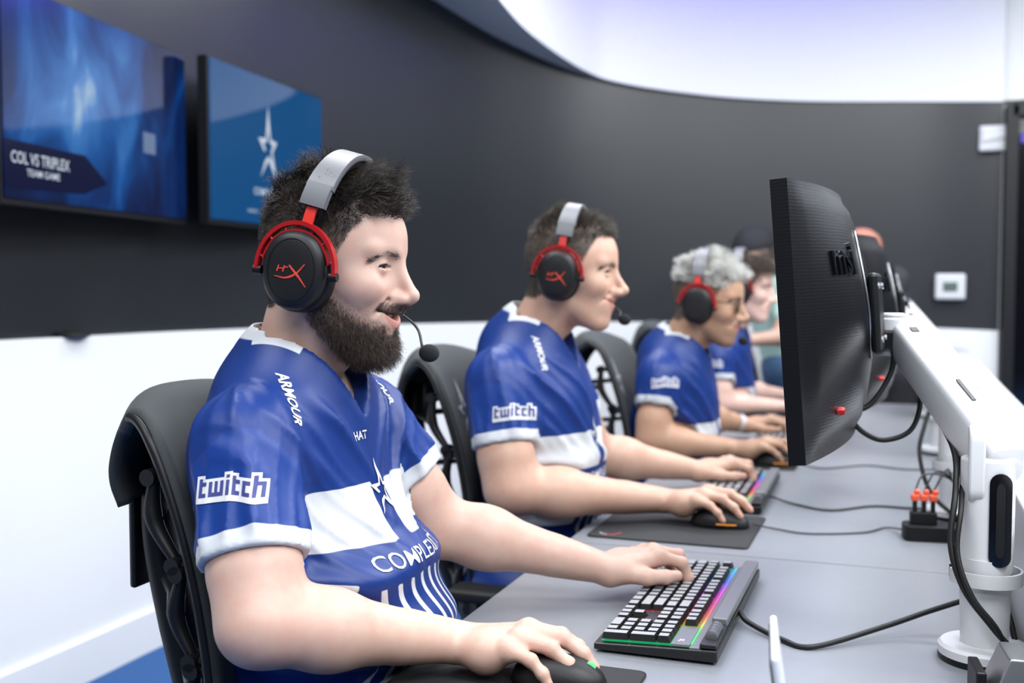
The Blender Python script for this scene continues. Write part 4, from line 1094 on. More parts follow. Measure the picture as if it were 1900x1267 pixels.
# ---------------------------------------------------------------- two bystanders at the far end of the row
def bystander(label, pelvis, chest, head, yaw, skin, shirt, hairm, cap=None, pitch=15, denim=(.045, .10, .20)):
    pelvis, chest, head = map(np.array, (pelvis, chest, head)); base = np.array([pelvis[0], pelvis[1], 0])
    yw = math.radians(yaw); F = np.array([math.cos(yw), math.sin(yw), 0]); Rt = np.array([F[1], -F[0], 0])
    Rh = np.array(Matrix.Rotation(yw, 3, 'Z') @ Matrix.Rotation(math.radians(pitch), 3, 'Y'))
    nk = chest + (head - chest) * .5
    H = dict(neck=tuple(Rh.T @ (nk - head)), smile=0)
    hv, hf = surface(lambda p: head_sdf(p, H), (-.14, -.12, -.24), (.16, .12, .15), .005)
    hair, beard, _ = head_masks(hv, H); col = np.tile(np.array(skin), (len(hv), 1)); col = col * (1 - hair[:, None] * .9) + np.array(hairm) * hair[:, None] * .9
    V = [hv @ Rh.T + head]; Fc = [hf]; C = [col]; n = len(hv)
    arms = []
    for s in (1, -1):
        sh = chest + Rt * s * .17 + (0, 0, .10); el = sh + F * .10 + Rt * s * .05 + (0, 0, -.27); wr = el + F * .22 + (0, 0, -.02)
        arms.append((sh, el, wr))
        fn = lambda p: smin(smin(d_cap(p, sh, el, .045, .038), d_cap(p, el, wr, .038, .025), .02), smin(d_ell(p, wr + F * .06, (.045, .045, .018)), d_cap(p, wr + F * .08, wr + F * .16 + (0, 0, -.03), .014, .010), .02), .02)
        q = np.array([sh, el, wr, wr + F * .17]); av, af = surface(fn, q.min(0) - .08, q.max(0) + .08, .008)
        V.append(av); Fc.append(af + n); C.append(np.tile(np.array(skin), (len(av), 1))); n += len(av)
    body = wmesh('person', np.concatenate(V), np.concatenate(Fc), M_SKIN, None, base); set_color(body.data, 'pigment', np.concatenate(C)); body.location = base
    tag(body, label, 'person')
    def sh_f(p):
        d = smin(d_cap(p, pelvis + (0, 0, .02), chest, .135, .145), d_cap(p, chest + Rt * .15 + (0, 0, .10), chest - Rt * .15 + (0, 0, .10), .065), .06)
        for sh, el, wr in arms: d = smin(d, d_cap(p, sh, lerp(sh, el, .6), .062, .058), .03)
        return d - .003 * vnoise(p, 16.)
    sv, sf = surface(sh_f, np.minimum(pelvis, chest) - .35, np.maximum(pelvis, chest) + .35, .012); wmesh('shirt', sv, sf, shirt, body, base)
    def lg(p):
        d = d_ell(p, pelvis + (0, 0, -.06), (.13, .16, .13))
        for s in (1, -1):
            k = np.array([pelvis[0], pelvis[1], .48]) + Rt * s * .10; f0 = np.array([pelvis[0], pelvis[1], .09]) + Rt * s * .11 - F * .02
            d = smin(d, smin(d_cap(p, pelvis + Rt * s * .08 + (0, 0, -.08), k, .088, .06), d_cap(p, k, f0, .058, .05), .03), .04)
        return d
    lv, lf = surface(lg, np.array([pelvis[0] - .3, pelvis[1] - .3, 0.02]), pelvis + (.3, .3, .15), .014); wmesh('jeans', lv, lf, mat('denim_%.3f' % denim[0], denim, .85, noise=.2, nscale=50), body, base)
    for s in (1, -1):
        f0 = np.array([pelvis[0], pelvis[1], .045]) + Rt * s * .11
        qv, qf = surface(lambda p: np.maximum(d_cap(p, f0 - F * .04, f0 + F * .14, .046, .038), .004 - p[:, 2]), f0 - .25, f0 + .25, .01); wmesh('shoe', qv, qf, M_RUBBER, body, base)
    if cap is not None:
        fn = lambda p: np.minimum(np.maximum(d_ell(p, (.004, 0, .050), (.112, .090, .103)), .040 - p[:, 2] + .1 * np.minimum(p[:, 0], 0)), d_ell(p, (.115, 0, .050), (.075, .072, .007)))
        cv, cf = surface(fn, (-.14, -.12, -.02), (.22, .12, .18), .005)
        o = wmesh('peaked_cap', cv @ Rh.T + head, cf, cap, None, head); o.location = head; tag(o, 'black peaked cap on the person leaning over the far chair', 'cap')
    return body
M_MINT = mat('mint_shirt', (.50, .72, .66), .8, noise=.08, nscale=30)
bystander('person in mint shirt and jeans leaning over behind the fourth player', (-.540, 5.50, .90), (-.592, 5.41, 1.17), (-.672, 5.34, 1.385), 215, (.50, .32, .25), M_MINT, (.02, .02, .02), cap=mat('black_cap_cloth', (.012, .013, .018), .8), pitch=18)
bystander('person with reddish hair half hidden behind the monitors at the far end', (-.03, 5.42, .90), (-.10, 5.38, 1.16), (-.185, 5.34, 1.375), 200, (.62, .36, .28), mat('dark_grey_shirt', (.02, .021, .025), .8), (.42, .17, .12), pitch=10, denim=(.02, .02, .025))
# pale watch on the left wrist of the third player
W3 = np.array(P3['handL']['W'], float); E3 = np.array(P3T['elL'], float); ax3 = (W3 - E3) / np.linalg.norm(W3 - E3)
t = thing('wristwatch', 'pale wristwatch on the left wrist of the player with silver hair', 'watch', tuple(W3 - ax3 * .022))
B3, _ = rot_to((0, 0, 0), ax3); b = MB(); tt = np.linspace(0, 2 * math.pi, 25)
b.grid(np.stack([np.stack([r_ * np.cos(tt) * 1.12, r_ * np.sin(tt), np.full(25, z_)], 1) @ B3.T for r_, z_ in ((.0295, -.010), (.031, -.010), (.031, .010), (.0295, .010), (.0295, -.010))], 1)); obj('strap', b, M_METALW, t, auto=40)
b = MB(); b.cyl((0, 0, .029), (0, 0, .037), .016, n=20); obj('case', b, M_CHROME, t, auto=40)
# ---------------------------------------------------------------- headsets (built in the head's own frame)
M_BAND = mat('grey_leatherette', (0.15, 0.152, 0.165), 0.40, bump=0.1, bscale=900)
M_BANDCAP = mat('grey_band_cap', (0.11, 0.115, 0.125), 0.45)
M_CUSH = mat('black_leatherette', (0.006, 0.006, 0.007), 0.5, spec=.35, bump=0.15, bscale=500)
M_FOAM = mat('black_foam', (0.010, 0.010, 0.011), 0.95, bump=0.6, bscale=1500)
M_CUP = mat('black_cup', (0.007, 0.007, 0.008), 0.45, spec=.4)
def ell_ring(rx, rz, n=40):
    t = np.linspace(0, 2 * math.pi, n, endpoint=False); e = 2.3
    c, s = np.cos(t), np.sin(t)
    return np.stack([rx * np.sign(c) * np.abs(c) ** (2 / e), rz * np.sign(s) * np.abs(s) ** (2 / e)], 1)
def shell_stack(levels, s, n=40):
    """stack of oval rings: (y, rx, rz, dz) -> closed shell"""
    b = MB(); G = []
    for y, rx, rz, dz in levels:
        r = ell_ring(rx, rz, n); G.append(np.stack([r[:, 0], np.full(n, s * y), r[:, 1] + dz], 1))
    V = np.concatenate(G); K = len(G)
    F = [(k * n + i, k * n + (i + 1) % n, (k + 1) * n + (i + 1) % n, (k + 1) * n + i) for k in range(K - 1) for i in range(n)]
    F += [tuple(range(n))[::-1], tuple(range((K - 1) * n, K * n))]
    return b.add(V, F)
def arc_strip(r0x, r0z, r1x, r1z, a0, a1, y0, y1, s, n=24):
    """curved flat bar around the cup between two oval radii"""
    a = np.radians(np.linspace(a0, a1, n)); b = MB()
    o = np.stack([r1x * np.cos(a), r1z * np.sin(a)], 1); i = np.stack([r0x * np.cos(a), r0z * np.sin(a)], 1)
    q = lambda p, y: np.stack([p[:, 0], np.full(n, s * y), p[:, 1]], 1)
    G = np.stack([q(o, y0), q(o, y1), q(i, y1), q(i, y0), q(o, y0)], 1)
    return b.grid(G)
def make_headset(per, label, mic=True, band_tilt=10, top=0.158, cz=0.0, detail=True):
    pos, Rh, sc = per['pos'], per['Rh'], per['sc']
    root = thing('gaming_headset', label, 'headset', tuple(pos), group='red and black gaming headsets')
    root.rotation_euler = Matrix(Rh.tolist()).to_euler(); root.scale = (sc,) * 3
    for s in (-1, 1):
        cup = obj('ear_cup', shell_stack([(.094, .034, .043, cz), (.096, .041, .050, cz), (.104, .0425, .0515, cz), (.112, .0405, .049, cz), (.1165, .036, .0445, cz), (.1185, .028, .036, cz), (.119, .012, .018, cz)], s), M_CUP, root, auto=50)
        obj('ear_cushion', shell_stack([(.070, .030, .038, cz), (.071, .040, .049, cz), (.077, .0465, .055, cz), (.088, .0465, .055, cz), (.095, .042, .051, cz), (.0955, .03, .04, cz)], s), M_CUSH, root, smooth=True)
        # recessed rim on the cup face
        rim = arc_strip(.0315, .0395, .0325, .0405, 0, 360, .1172, .1184, s, 48); obj('rim', rim, M_BLACKPL, cup, auto=40)
        # fork: outer and inner arch with struts between
        yk = obj('yoke', arc_strip(.0510, .0580, .0555, .0635, -4, 184, .096, .108, s, 40), M_RED, root, auto=40)
        obj('inner_arch', arc_strip(.0445, .0500, .0470, .0530, 12, 168, .098, .107, s, 30), M_RED, yk, auto=40)
        for a in (14, 42, 68, 90, 112, 138, 166):
            c, q = math.cos(math.radians(a)), math.sin(math.radians(a)); b = MB()
            b.tube([(.045 * c, s * .1025, .051 * q), (.053 * c, s * .1025, .0605 * q)], .0022, 6); obj('strut', b, M_RED, yk, auto=40)
        for k in (-1, 1):
            b = MB(); b.cyl((k * .0465, s * .1025, -.004), (k * .0575, s * .1025, -.004), .0058, n=14); obj('pivot', b, M_BLACKPL, root, auto=40)
        # slider up to the headband
        th = math.radians(band_tilt)
        up = lambda y, z, x=0.0: (x * math.cos(th) + z * math.sin(th), y, -x * math.sin(th) + z * math.cos(th))
        b = MB(); pts = [up(s * .103, .060), up(s * .1015, .075), up(s * .0985, .092)]
        G = np.array([[np.array(p) + np.array([dx, s * dy, 0]) for dx, dy in ((-.0072, .0018), (.0072, .0018), (.0072, -.0018), (-.0072, -.0018), (-.0072, .0018))] for p in pts])
        b.grid(G); obj('slider', b, mat('bright_red_metal', (0.62, 0.03, 0.02), 0.35), root, auto=40)
        # logo on the near cup: swept strokes
        if s == -1 and detail:
            b = MB(); yy = -.1196
            def stroke(p, w): b.tube([(q[0], yy, q[1]) for q in p], w, 5, flat=.35, upv=(0, 1, 0))
            c = crv([(-.021, -.009), (-.006, -.0105), (.008, -.004), (.019, .009)], 18); stroke(c, np.interp(np.arange(len(c)), [0, 9, 18], [.0006, .0017, .0006]))
            c = crv([(-.002, .006), (.006, -.002), (.013, -.009), (.0225, -.020)], 18); stroke(c, np.interp(np.arange(len(c)), [0, 9, 18], [.0012, .0019, .0005]))
            for dx in (-.018, -.010): stroke([(dx, -.003), (dx + .002, .005)], .0010)
            stroke([(-.0175, .0005), (-.009, .0015)], .0008); stroke([(-.008, .003), (-.003, .003)], .0009)
            obj('logo', b, M_REDPRINT, cup)
    # headband arch over the crown
    th = math.radians(band_tilt)
    def arch(y, z, dx): return np.stack([z * math.sin(th) + dx * math.cos(th), y, z * math.cos(th) - dx * math.sin(th)], -1)
    def band_grid(r, w, th_, a0, a1, n, zc=.072, ry=.0985):
        a = np.radians(np.linspace(a0, a1, n)); rz = top - zc
        out = []
        for k in range(n):
            wv = w(abs(a[k] - math.pi / 2)) if callable(w) else w
            ca, sa = math.cos(a[k]), math.sin(a[k])
            row = []
            for dx, rr in ((-wv, 0), (-wv * .9, th_), (wv * .9, th_), (wv, 0), (wv * .9, -th_ * .3), (-wv * .9, -th_ * .3), (-wv, 0)):
                row.append(arch((ry + r + rr) * ca, zc + (rz + r + rr) * sa, dx))
            out.append(row)
        return MB().grid(np.array(out))
    obj('headband', band_grid(0, lambda q: .0165 + .003 * q, .007, 24, 156, 44), M_BAND, root, auto=60)
    obj('headband_pad', band_grid(-.009, .0145, .007, 28, 152, 40), M_CUSH, root, auto=60)
    for a0, a1 in ((8, 27), (153, 172)):
        obj('band_cap', band_grid(.0012, .0185, .0075, a0, a1, 10), M_BANDCAP, root, auto=40)
    if mic:
        m = np.array(mic if not isinstance(mic, bool) else (.150, .030, -.098))
        c = crv([(.030, .112, -.028), (.075, .104, -.050), (.115, .075, -.068), m + (-.012, .006, .006)], 26)
        b = MB(); b.tube(c, .0020, 7); obj('microphone_boom', b, M_RUBBER, root, smooth=True)
        bv, bf = surface(lambda p: d_ell(p, tuple(m), (.0145, .0125, .0125)) , m - .02, m + .02, .0018 if detail else .003)
        obj('microphone_foam', new_mesh('microphone_foam', bv, bf, M_FOAM), None, root)
    return root
make_headset(p1, 'red and black headset with grey band on the bearded man', band_tilt=10, top=.160)

make_headset(p2, 'red and black headset with grey band on the second player', band_tilt=4, top=.152, mic=(.135, .020, -.085))
make_headset(p3, 'red and black headset over bleached silver hair', band_tilt=-6, top=.158, mic=(.125, .03, -.09), detail=False)
make_headset(p4, 'red and black headset on the fourth player with a brown fringe', band_tilt=-8, top=.155, mic=False, detail=False)
# thin framed glasses on the third player
def glasses(per, label):
    root = thing('eyeglasses', label, 'glasses', tuple(per['pos'])); root.rotation_euler = Matrix(per['Rh'].tolist()).to_euler()
    mg = mat('glasses_frame', (0.02, 0.02, 0.022), 0.35)
    for s in (-1, 1):
        t = np.linspace(0, 2 * math.pi, 25); b = MB()
        ring = np.stack([.108 - 3.0 * (.024 * np.cos(t)) ** 2 * .5 - .010 * (s * .034 + .024 * np.cos(t)) ** 2 * 60 * .25, s * .034 + .024 * np.cos(t), .010 + .017 * np.sin(t)], 1)
        b.tube(ring, .0014, 6); fr = obj('rim', b, mg, root, smooth=True)
        lens = MB(); lens.add(np.vstack([ring[:-1]]), [tuple(range(24))]); m = mat('lens_glass', (1, 1, 1), 0.02); m.node_tree.nodes['Principled BSDF'].inputs['Transmission Weight'].default_value = 1.0; m.node_tree.nodes['Principled BSDF'].inputs['IOR'].default_value = 1.02
        obj('lens', lens, m, fr, smooth=True)
        b = MB(); b.tube(crv([(.100, s * .058, .016), (.085, s * .070, .018), (.03, s * .079, .015), (-.005, s * .081, .008)], 14), .0018, 6); obj('temple', b, mg, root, smooth=True)
    b = MB(); b.tube(crv([(.1075, -.010, .013), (.111, 0, .016), (.1075, .010, .013)], 8), .0014, 6); obj('bridge', b, mg, root, smooth=True)
glasses(p3, 'thin dark framed glasses on the player with silver hair')
# ---------------------------------------------------------------- desks
PITCH = 0.945
D0, D1, DZ = -0.615, 0.155, 0.74
SEAM = 2.0 - PITCH
M_GAP = M_DESKEDGE
desk_names = ['grey laminate desk of the bearded man, nearest the camera', 'grey desk section of the second player with the black mouse mat',
              'grey desk section of the player with silver hair', 'grey desk section of the fourth player', 'farthest grey desk section by the curved wall']
for k in range(4):
    y0 = SEAM + PITCH * k
    t = thing('desk', desk_names[k], 'desk', ((D0 + D1) / 2, y0 + PITCH / 2, 0), group='grey desk sections in a row')
    b = MB(); b.box((0, 0, DZ - 0.0125), (D1 - D0, PITCH - 0.005, 0.025)); obj('tabletop', b, M_DESK, t, bevel=0.0015)
    b = MB(); b.box((-0.0, 0, DZ - 0.034), (D1 - D0 - 0.01, PITCH - 0.001, 0.018)); obj('underframe', b, M_DESKEDGE, t)
    for sy in (-1, 1):
        for sx in (-1, 1):
            b = MB(); b.box((sx * 0.29, sy * (PITCH / 2 - 0.06), (DZ - 0.043) / 2), (0.05, 0.05, DZ - 0.043)); obj('leg', b, M_METALG, t, bevel=0.003)
    b = MB(); b.box((0.30, 0, 0.50), (0.018, PITCH - 0.02, 0.36)); obj('modesty_panel', b, M_DESKEDGE, t)
# white cable spine between the two desk rows, one section per desk
for k in range(5):
    y0 = SEAM + PITCH * k
    t = thing('cable_spine', ['white cable spine section beside the nearest desk', 'white cable spine section behind the second monitor arm', 'white cable spine section behind the third monitor arm', 'white cable spine section behind the fourth monitor arm', 'farthest white cable spine section'][k], 'cable spine', (0.225, y0 + PITCH / 2, 0), group='white spine between the desk rows')
    b = MB(); b.box((0, 0, 0.455), (0.118, PITCH - 0.004, 0.91)); obj('casing', b, M_METALW, t, bevel=0.004)
    b = MB(); b.box((0, 0, 0.922), (0.132, PITCH - 0.002, 0.022)); obj('top_rail', b, M_METALW, t, bevel=0.004)
# ---------------------------------------------------------------- task chairs
M_SEATFAB = mat('dark_grey_mesh_fabric', (0.020, 0.025, 0.027), 0.75, sheen=0.1, bump=0.35, bscale=900)
M_SPINE = mat('chair_black', (0.005, 0.005, 0.006), 0.45, spec=.35)
def make_chair():
    """local frame: sitter faces +x, origin on the floor under the seat"""
    root = thing('task_chair', '', 'chair')
    # back pad: profile front-bottom -> top -> rolled back lip
    prof = crv([(-0.105, 0.47), (-0.135, 0.60), (-0.140, 0.74), (-0.165, 0.88), (-0.205, 1.00), (-0.240, 1.060), (-0.275, 1.082), (-0.310, 1.064), (-0.332, 1.020), (-0.345, 0.965), (-0.338, 0.925)], 60)
    n = len(prof); hw = np.interp(np.linspace(0, 1, n), [0, .18, .45, .62, .72, .85, 1], [.155, .18, .18, .150, .115, .10, .085])
    tt = np.linspace(-1, 1, 21); G = np.zeros((n, 21, 3)); sN = np.linspace(0, 1, n)
    for i in range(n):
        topk = np.clip((sN[i] - .45) / .2, 0, 1)
        backk = np.clip((sN[i] - .70) / .2, 0, 1)
        G[i, :, 0] = prof[i, 0] + 0.030 * tt ** 2 * (1 - backk) + 0.028 * tt ** 2 * backk
        G[i, :, 1] = tt * hw[i]
        G[i, :, 2] = prof[i, 1] - 0.035 * np.abs(tt) ** 3 * topk * (1 - backk)
    b = MB(); b.grid(G); obj('backrest', b, M_SEATFAB, root, smooth=True, solid=0.016)
    # edge band along the pad
    for s in (0, -1):
        e = G[: int(n * .60), s] + np.array([-0.006, 0, 0]); b = MB(); b.tube(e, 0.0065, 6); obj('edge_band', b, M_SPINE, root, smooth=True)
    # central spine
    sp = crv([(-0.16, 0, 0.44), (-0.235, 0, 0.58), (-0.285, 0, 0.74), (-0.318, 0, 0.88), (-0.315, 0, 1.00)], 24)
    b = MB(); b.tube(sp, np.interp(np.arange(len(sp)), [0, 12, 23], [.036, .034, .022]), 12, flat=0.75); obj('spine', b, M_SPINE, root, smooth=True)
    b = MB(); b.tube(crv([(-0.338, 0, 1.0), (-0.352, 0, .93), (-0.350, 0, .84)], 12), [.03] * 4 + [.026] * 4 + [.022] * 4, 10, flat=.35) if False else b.box((-0.347, 0, .885), (.012, .045, .19)); obj('rear_plate', b, M_SPINE, root, bevel=.005)
    # links (vertebra shaped) down both sides, each with two knobs and a rib back to the spine
    for s in (-1, 1):
        for k, (za, zb) in enumerate(((0.985, 0.875), (0.865, 0.755), (0.745, 0.640), (0.630, 0.530))):
            def edge(z):
                i = np.argmin(np.abs(prof[: int(n * .58), 1] - z)); return np.array([prof[i, 0] + 0.008, s * (hw[i] - 0.014), z])
            a, c = edge(za), edge(zb); mid = (a + c) / 2 + (-0.028, 0, 0)
            pts = crv([a + (-.010, 0, 0), mid, c + (-.010, 0, 0)], 14)
            b = MB(); b.tube(pts, np.interp(np.arange(len(pts)), [0, 6, 13], [.008, .0135, .008]), 10, flat=.8); link = obj('link', b, M_SPINE, root, smooth=True)
            for q in (a, c):
                b = MB(); b.cyl(q + (-.012, -.013, 0), q + (-.012, .013, 0), .011, n=12); b.cyl(q + (-.014, 0, 0), q + (.012, 0, 0), .006, n=8); obj('knob', b, M_BLACKPL, link, auto=40)
            j = np.argmin(np.abs(sp[:, 2] - (za + zb) / 2)); b = MB(); b.tube([sp[j], (sp[j] + mid) / 2 + (0.008, 0, 0), mid], .012, 8, flat=.6); obj('rib', b, M_SPINE, root, smooth=True)
    # seat, column, base
    sv, sf = surface(lambda p: d_box(p, (0.09, 0, 0.445), (0.25, 0.25, 0.035), 0.034) - 0.008 * np.cos(p[:, 1] * 9), (-.2, -.3, .38), (.38, .3, .51), .014)
    obj('seat', new_mesh('seat', sv, sf, M_SEATFAB), None, root)
    b = MB(); b.box((0.03, 0, 0.375), (0.30, 0.26, 0.06)); obj('mechanism', b, M_SPINE, root, bevel=.01)
    b = MB(); b.cyl((0.03, 0, 0.10), (0.03, 0, 0.36), 0.026); obj('gas_column', b, M_CHROME, root, auto=40)
    for k in range(5):
        a = 2 * math.pi * k / 5 + .3; e = np.array([0.03 + .30 * math.cos(a), .30 * math.sin(a), 0.085])
        b = MB(); b.tube([(0.03, 0, 0.115), (0.03 + .15 * math.cos(a), .15 * math.sin(a), 0.108), e], [.028, .022, .016], 8, flat=.8); leg = obj('leg', b, M_SPINE, root, smooth=True)
        b = MB()
        for q in (-1, 1):
            o = np.array([-math.sin(a), math.cos(a), 0]) * q * .014; b.cyl(e * (1, 1, 0) + (0, 0, .03) + o - o * .5, e * (1, 1, 0) + (0, 0, .03) + o + o * .5, .030, n=16)
        b.cyl(e * (1, 1, 0) + (0, 0, .04), e, .008); obj('castor', b, M_BLACKPL, leg, auto=40)
    # armrests kept low beside the seat
    for s in (-1, 1):
        b = MB(); b.tube([(-0.02, s * .27, .42), (-0.03, s * .30, .54), (-0.03, s * .30, .60)], .02, 8); arm = obj('armrest', b, M_SPINE, root, smooth=True)
        b = MB(); b.box((0.0, s * .30, .612), (.20, .075, .026)); obj('arm_pad', b, M_RUBBER, arm, bevel=.01, seg=3)
    # white star emblem on the front of the upper pad
    V, F = star_logo(0.050); vv = []
    bv = BVHTree.FromPolygons([Vector(q) for q in G.reshape(-1, 3).tolist()], [(i * 21 + j, i * 21 + j + 1, (i + 1) * 21 + j + 1, (i + 1) * 21 + j) for i in range(int(n * .6)) for j in range(20)])
    bm = bmesh.new(); vs = [bm.verts.new((a, c, 0)) for a, c in V]
    for f in F: bm.faces.new([vs[q] for q in f])
    bmesh.ops.subdivide_edges(bm, edges=bm.edges, cuts=4, use_grid_fill=True); bmesh.ops.triangulate(bm, faces=bm.faces); bm.verts.index_update()
    P = np.array([q.co[:2] for q in bm.verts]); F2 = [tuple(q.index for q in f.verts) for f in bm.faces]; bm.free()
    for a, c in P:
        hit, *_ = bv.ray_cast(Vector((0.3, a * 1.0 - .055, 0.945 + c)), Vector((-1, 0, 0))); vv.append((hit.x + .0098, hit.y, hit.z) if hit else (-.15, a - .055, .945 + c))
    obj('star_emblem', new_mesh('star_emblem', np.array(vv), F2, M_WHITEPRINT, False), None, root)
    return root
chair0 = make_chair()
CH = [((-0.690, 1.285), 2, 'black ergonomic task chair behind the bearded man'), ((-0.745, 2.27), 0, 'black task chair with white star emblem behind the second player'),
      ((-0.62, 3.16), 2, 'black task chair behind the player with silver hair'), ((-0.66, 4.16), 0, 'black task chair behind the fourth player'), ((-0.56, 4.97), 25, 'black task chair turned away near the far wall')]
for i, ((x, y), rz, lab) in enumerate(CH):
    c = chair0 if i == 0 else copy_tree(chair0)
    c.location = (x, y, 0.015); c.rotation_euler = (0, 0, math.radians(rz)); tag(c, lab, 'chair', 'black ergonomic task chairs')
# ---------------------------------------------------------------- monitors on white arms
def monitor_mat():
    m = mat('brushed_black_shell', (0.005, 0.005, 0.006), 0.32, spec=.38)
    nt = m.node_tree; b = nt.nodes['Principled BSDF']; tc = nt.nodes.new('ShaderNodeTexCoord')
    w = nt.nodes.new('ShaderNodeTexWave'); w.bands_direction = 'Z'; w.inputs['Scale'].default_value = 70; w.inputs['Distortion'].default_value = 2.5; w.inputs['Detail'].default_value = 2; w.inputs['Detail Scale'].default_value = 1.0
    nt.links.new(tc.outputs['Object'], w.inputs['Vector'])
    bp = nt.nodes.new('ShaderNodeBump'); bp.inputs['Strength'].default_value = 0.05; bp.inputs['Distance'].default_value = 0.001
    nt.links.new(w.outputs['Fac'], bp.inputs['Height']); nt.links.new(bp.outputs['Normal'], b.inputs['Normal']); return m
M_SHELL = monitor_mat()
M_SCREENON = mat('lit_monitor_screen', (0.01, 0.01, 0.012), 0.2, emit=(0.25, 0.32, 0.42), emit_s=0.8)
MW, MH = 0.61, 0.372
def make_monitor():
    """local frame: screen faces -x, width along y, origin in the middle of the screen"""
    r = thing('monitor', '', 'monitor')
    curve = lambda y: -0.035 * (y / (MW / 2)) ** 2
    ys = np.linspace(-MW / 2, MW / 2, 41); zs = np.linspace(-MH / 2, MH / 2, 29)
    Y, Z = np.meshgrid(ys, zs, indexing='ij')
    u = np.abs(Y) / (MW / 2); v = np.abs(Z) / (MH / 2)
    dome = 0.014 + 0.038 * np.clip(1 - u ** 2.2, 0, 1) ** 0.85 * np.clip(1 - v ** 1.7, 0, 1) ** 0.90
    rim = np.clip(np.minimum((1 - u) * 10, (1 - v) * 7), 0, 1)
    back = np.stack([curve(Y) + 0.012 + (dome - 0.012) * rim, Y, Z], -1)
    b = MB(); b.grid(back)
    # closed side wall of the bezel
    per = [(i, 0) for i in range(41)] + [(40, j) for j in range(1, 29)] + [(i, 28) for i in range(39, -1, -1)] + [(0, j) for j in range(27, 0, -1)]
    ring = np.array([back[i, j] for i, j in per]); front = ring.copy(); front[:, 0] = curve(ring[:, 1]) - 0.010
    n0 = b.n; n = len(per); b.add(np.vstack([ring, front]), [(k, (k + 1) % n, n + (k + 1) % n, n + k) for k in range(n)])
    obj('back_shell', b, M_SHELL, r, auto=45)
    b = MB(); b.grid(np.stack([curve(Y) - 0.0100, Y, Z], -1)); obj('bezel', b, M_BLACKPL, r, smooth=True)
    b = MB(); b.grid(np.stack([curve(Y) - 0.0104, Y * 0.975, Z * 0.95 + 0.004], -1)); obj('screen', b, M_SCREENON, r, smooth=True)
    bv = BVHTree.FromPolygons([Vector(q) for q in back.reshape(-1, 3).tolist()], [(i * 29 + j, i * 29 + j + 1, (i + 1) * 29 + j + 1, (i + 1) * 29 + j) for i in range(40) for j in range(28)])
    def onback(y, z, off=0.0012):
        h, *_ = bv.ray_cast(Vector((0.5, y, z)), Vector((-1, 0, 0))); return np.array([h.x + off if h else 0.05, y, z])
    # raised lettering on the back (reads from behind: mirrored y)
    tv, tf = text_geo('msi', 0.066, 0.022, 0.0, 1.1)
    V = np.array([onback(-0.165 + a * 1.0, 0.080 + c, 0.0022) for a, c in tv]); lt = new_mesh('lettering', V, tf, M_DARKGLASS, False)
    o = obj('lettering', lt, None, r, solid=0.004)
    # curved light-coloured vent line and mount recess
    arc = np.array([onback(-0.060 - 0.055 * math.cos(a) * 1.0 + .05, 0.03 - 0.10 * math.sin(a), 0.0015) for a in np.linspace(-1.25, 1.35, 26)])
    b = MB(); b.tube(arc, 0.0018, 6); obj('trim_line', b, M_METALG, r, smooth=True)
    q = onback(-0.20, -0.128); b = MB(); b.lathe([(0.0055, -.006), (0.0062, .004), (0.0045, .0075), (0.001, .0085)], 14, q, rot_to((0, 0, 0), (1, 0, 0))[0]); obj('red_button', b, M_RED, r, auto=40)
    b = MB(); b.box((0.058, 0, 0.0), (0.014, 0.12, 0.12)); obj('mount_plate', b, M_BLACKPL, r, bevel=0.006)
    for a in (-1, 1):
        for c in (-1, 1): b = MB(); b.cyl((0.064, a * .04, c * .04), (0.068, a * .04, c * .04), .005, n=8); obj('bolt', b, M_CHROME, r, auto=40)
    return r
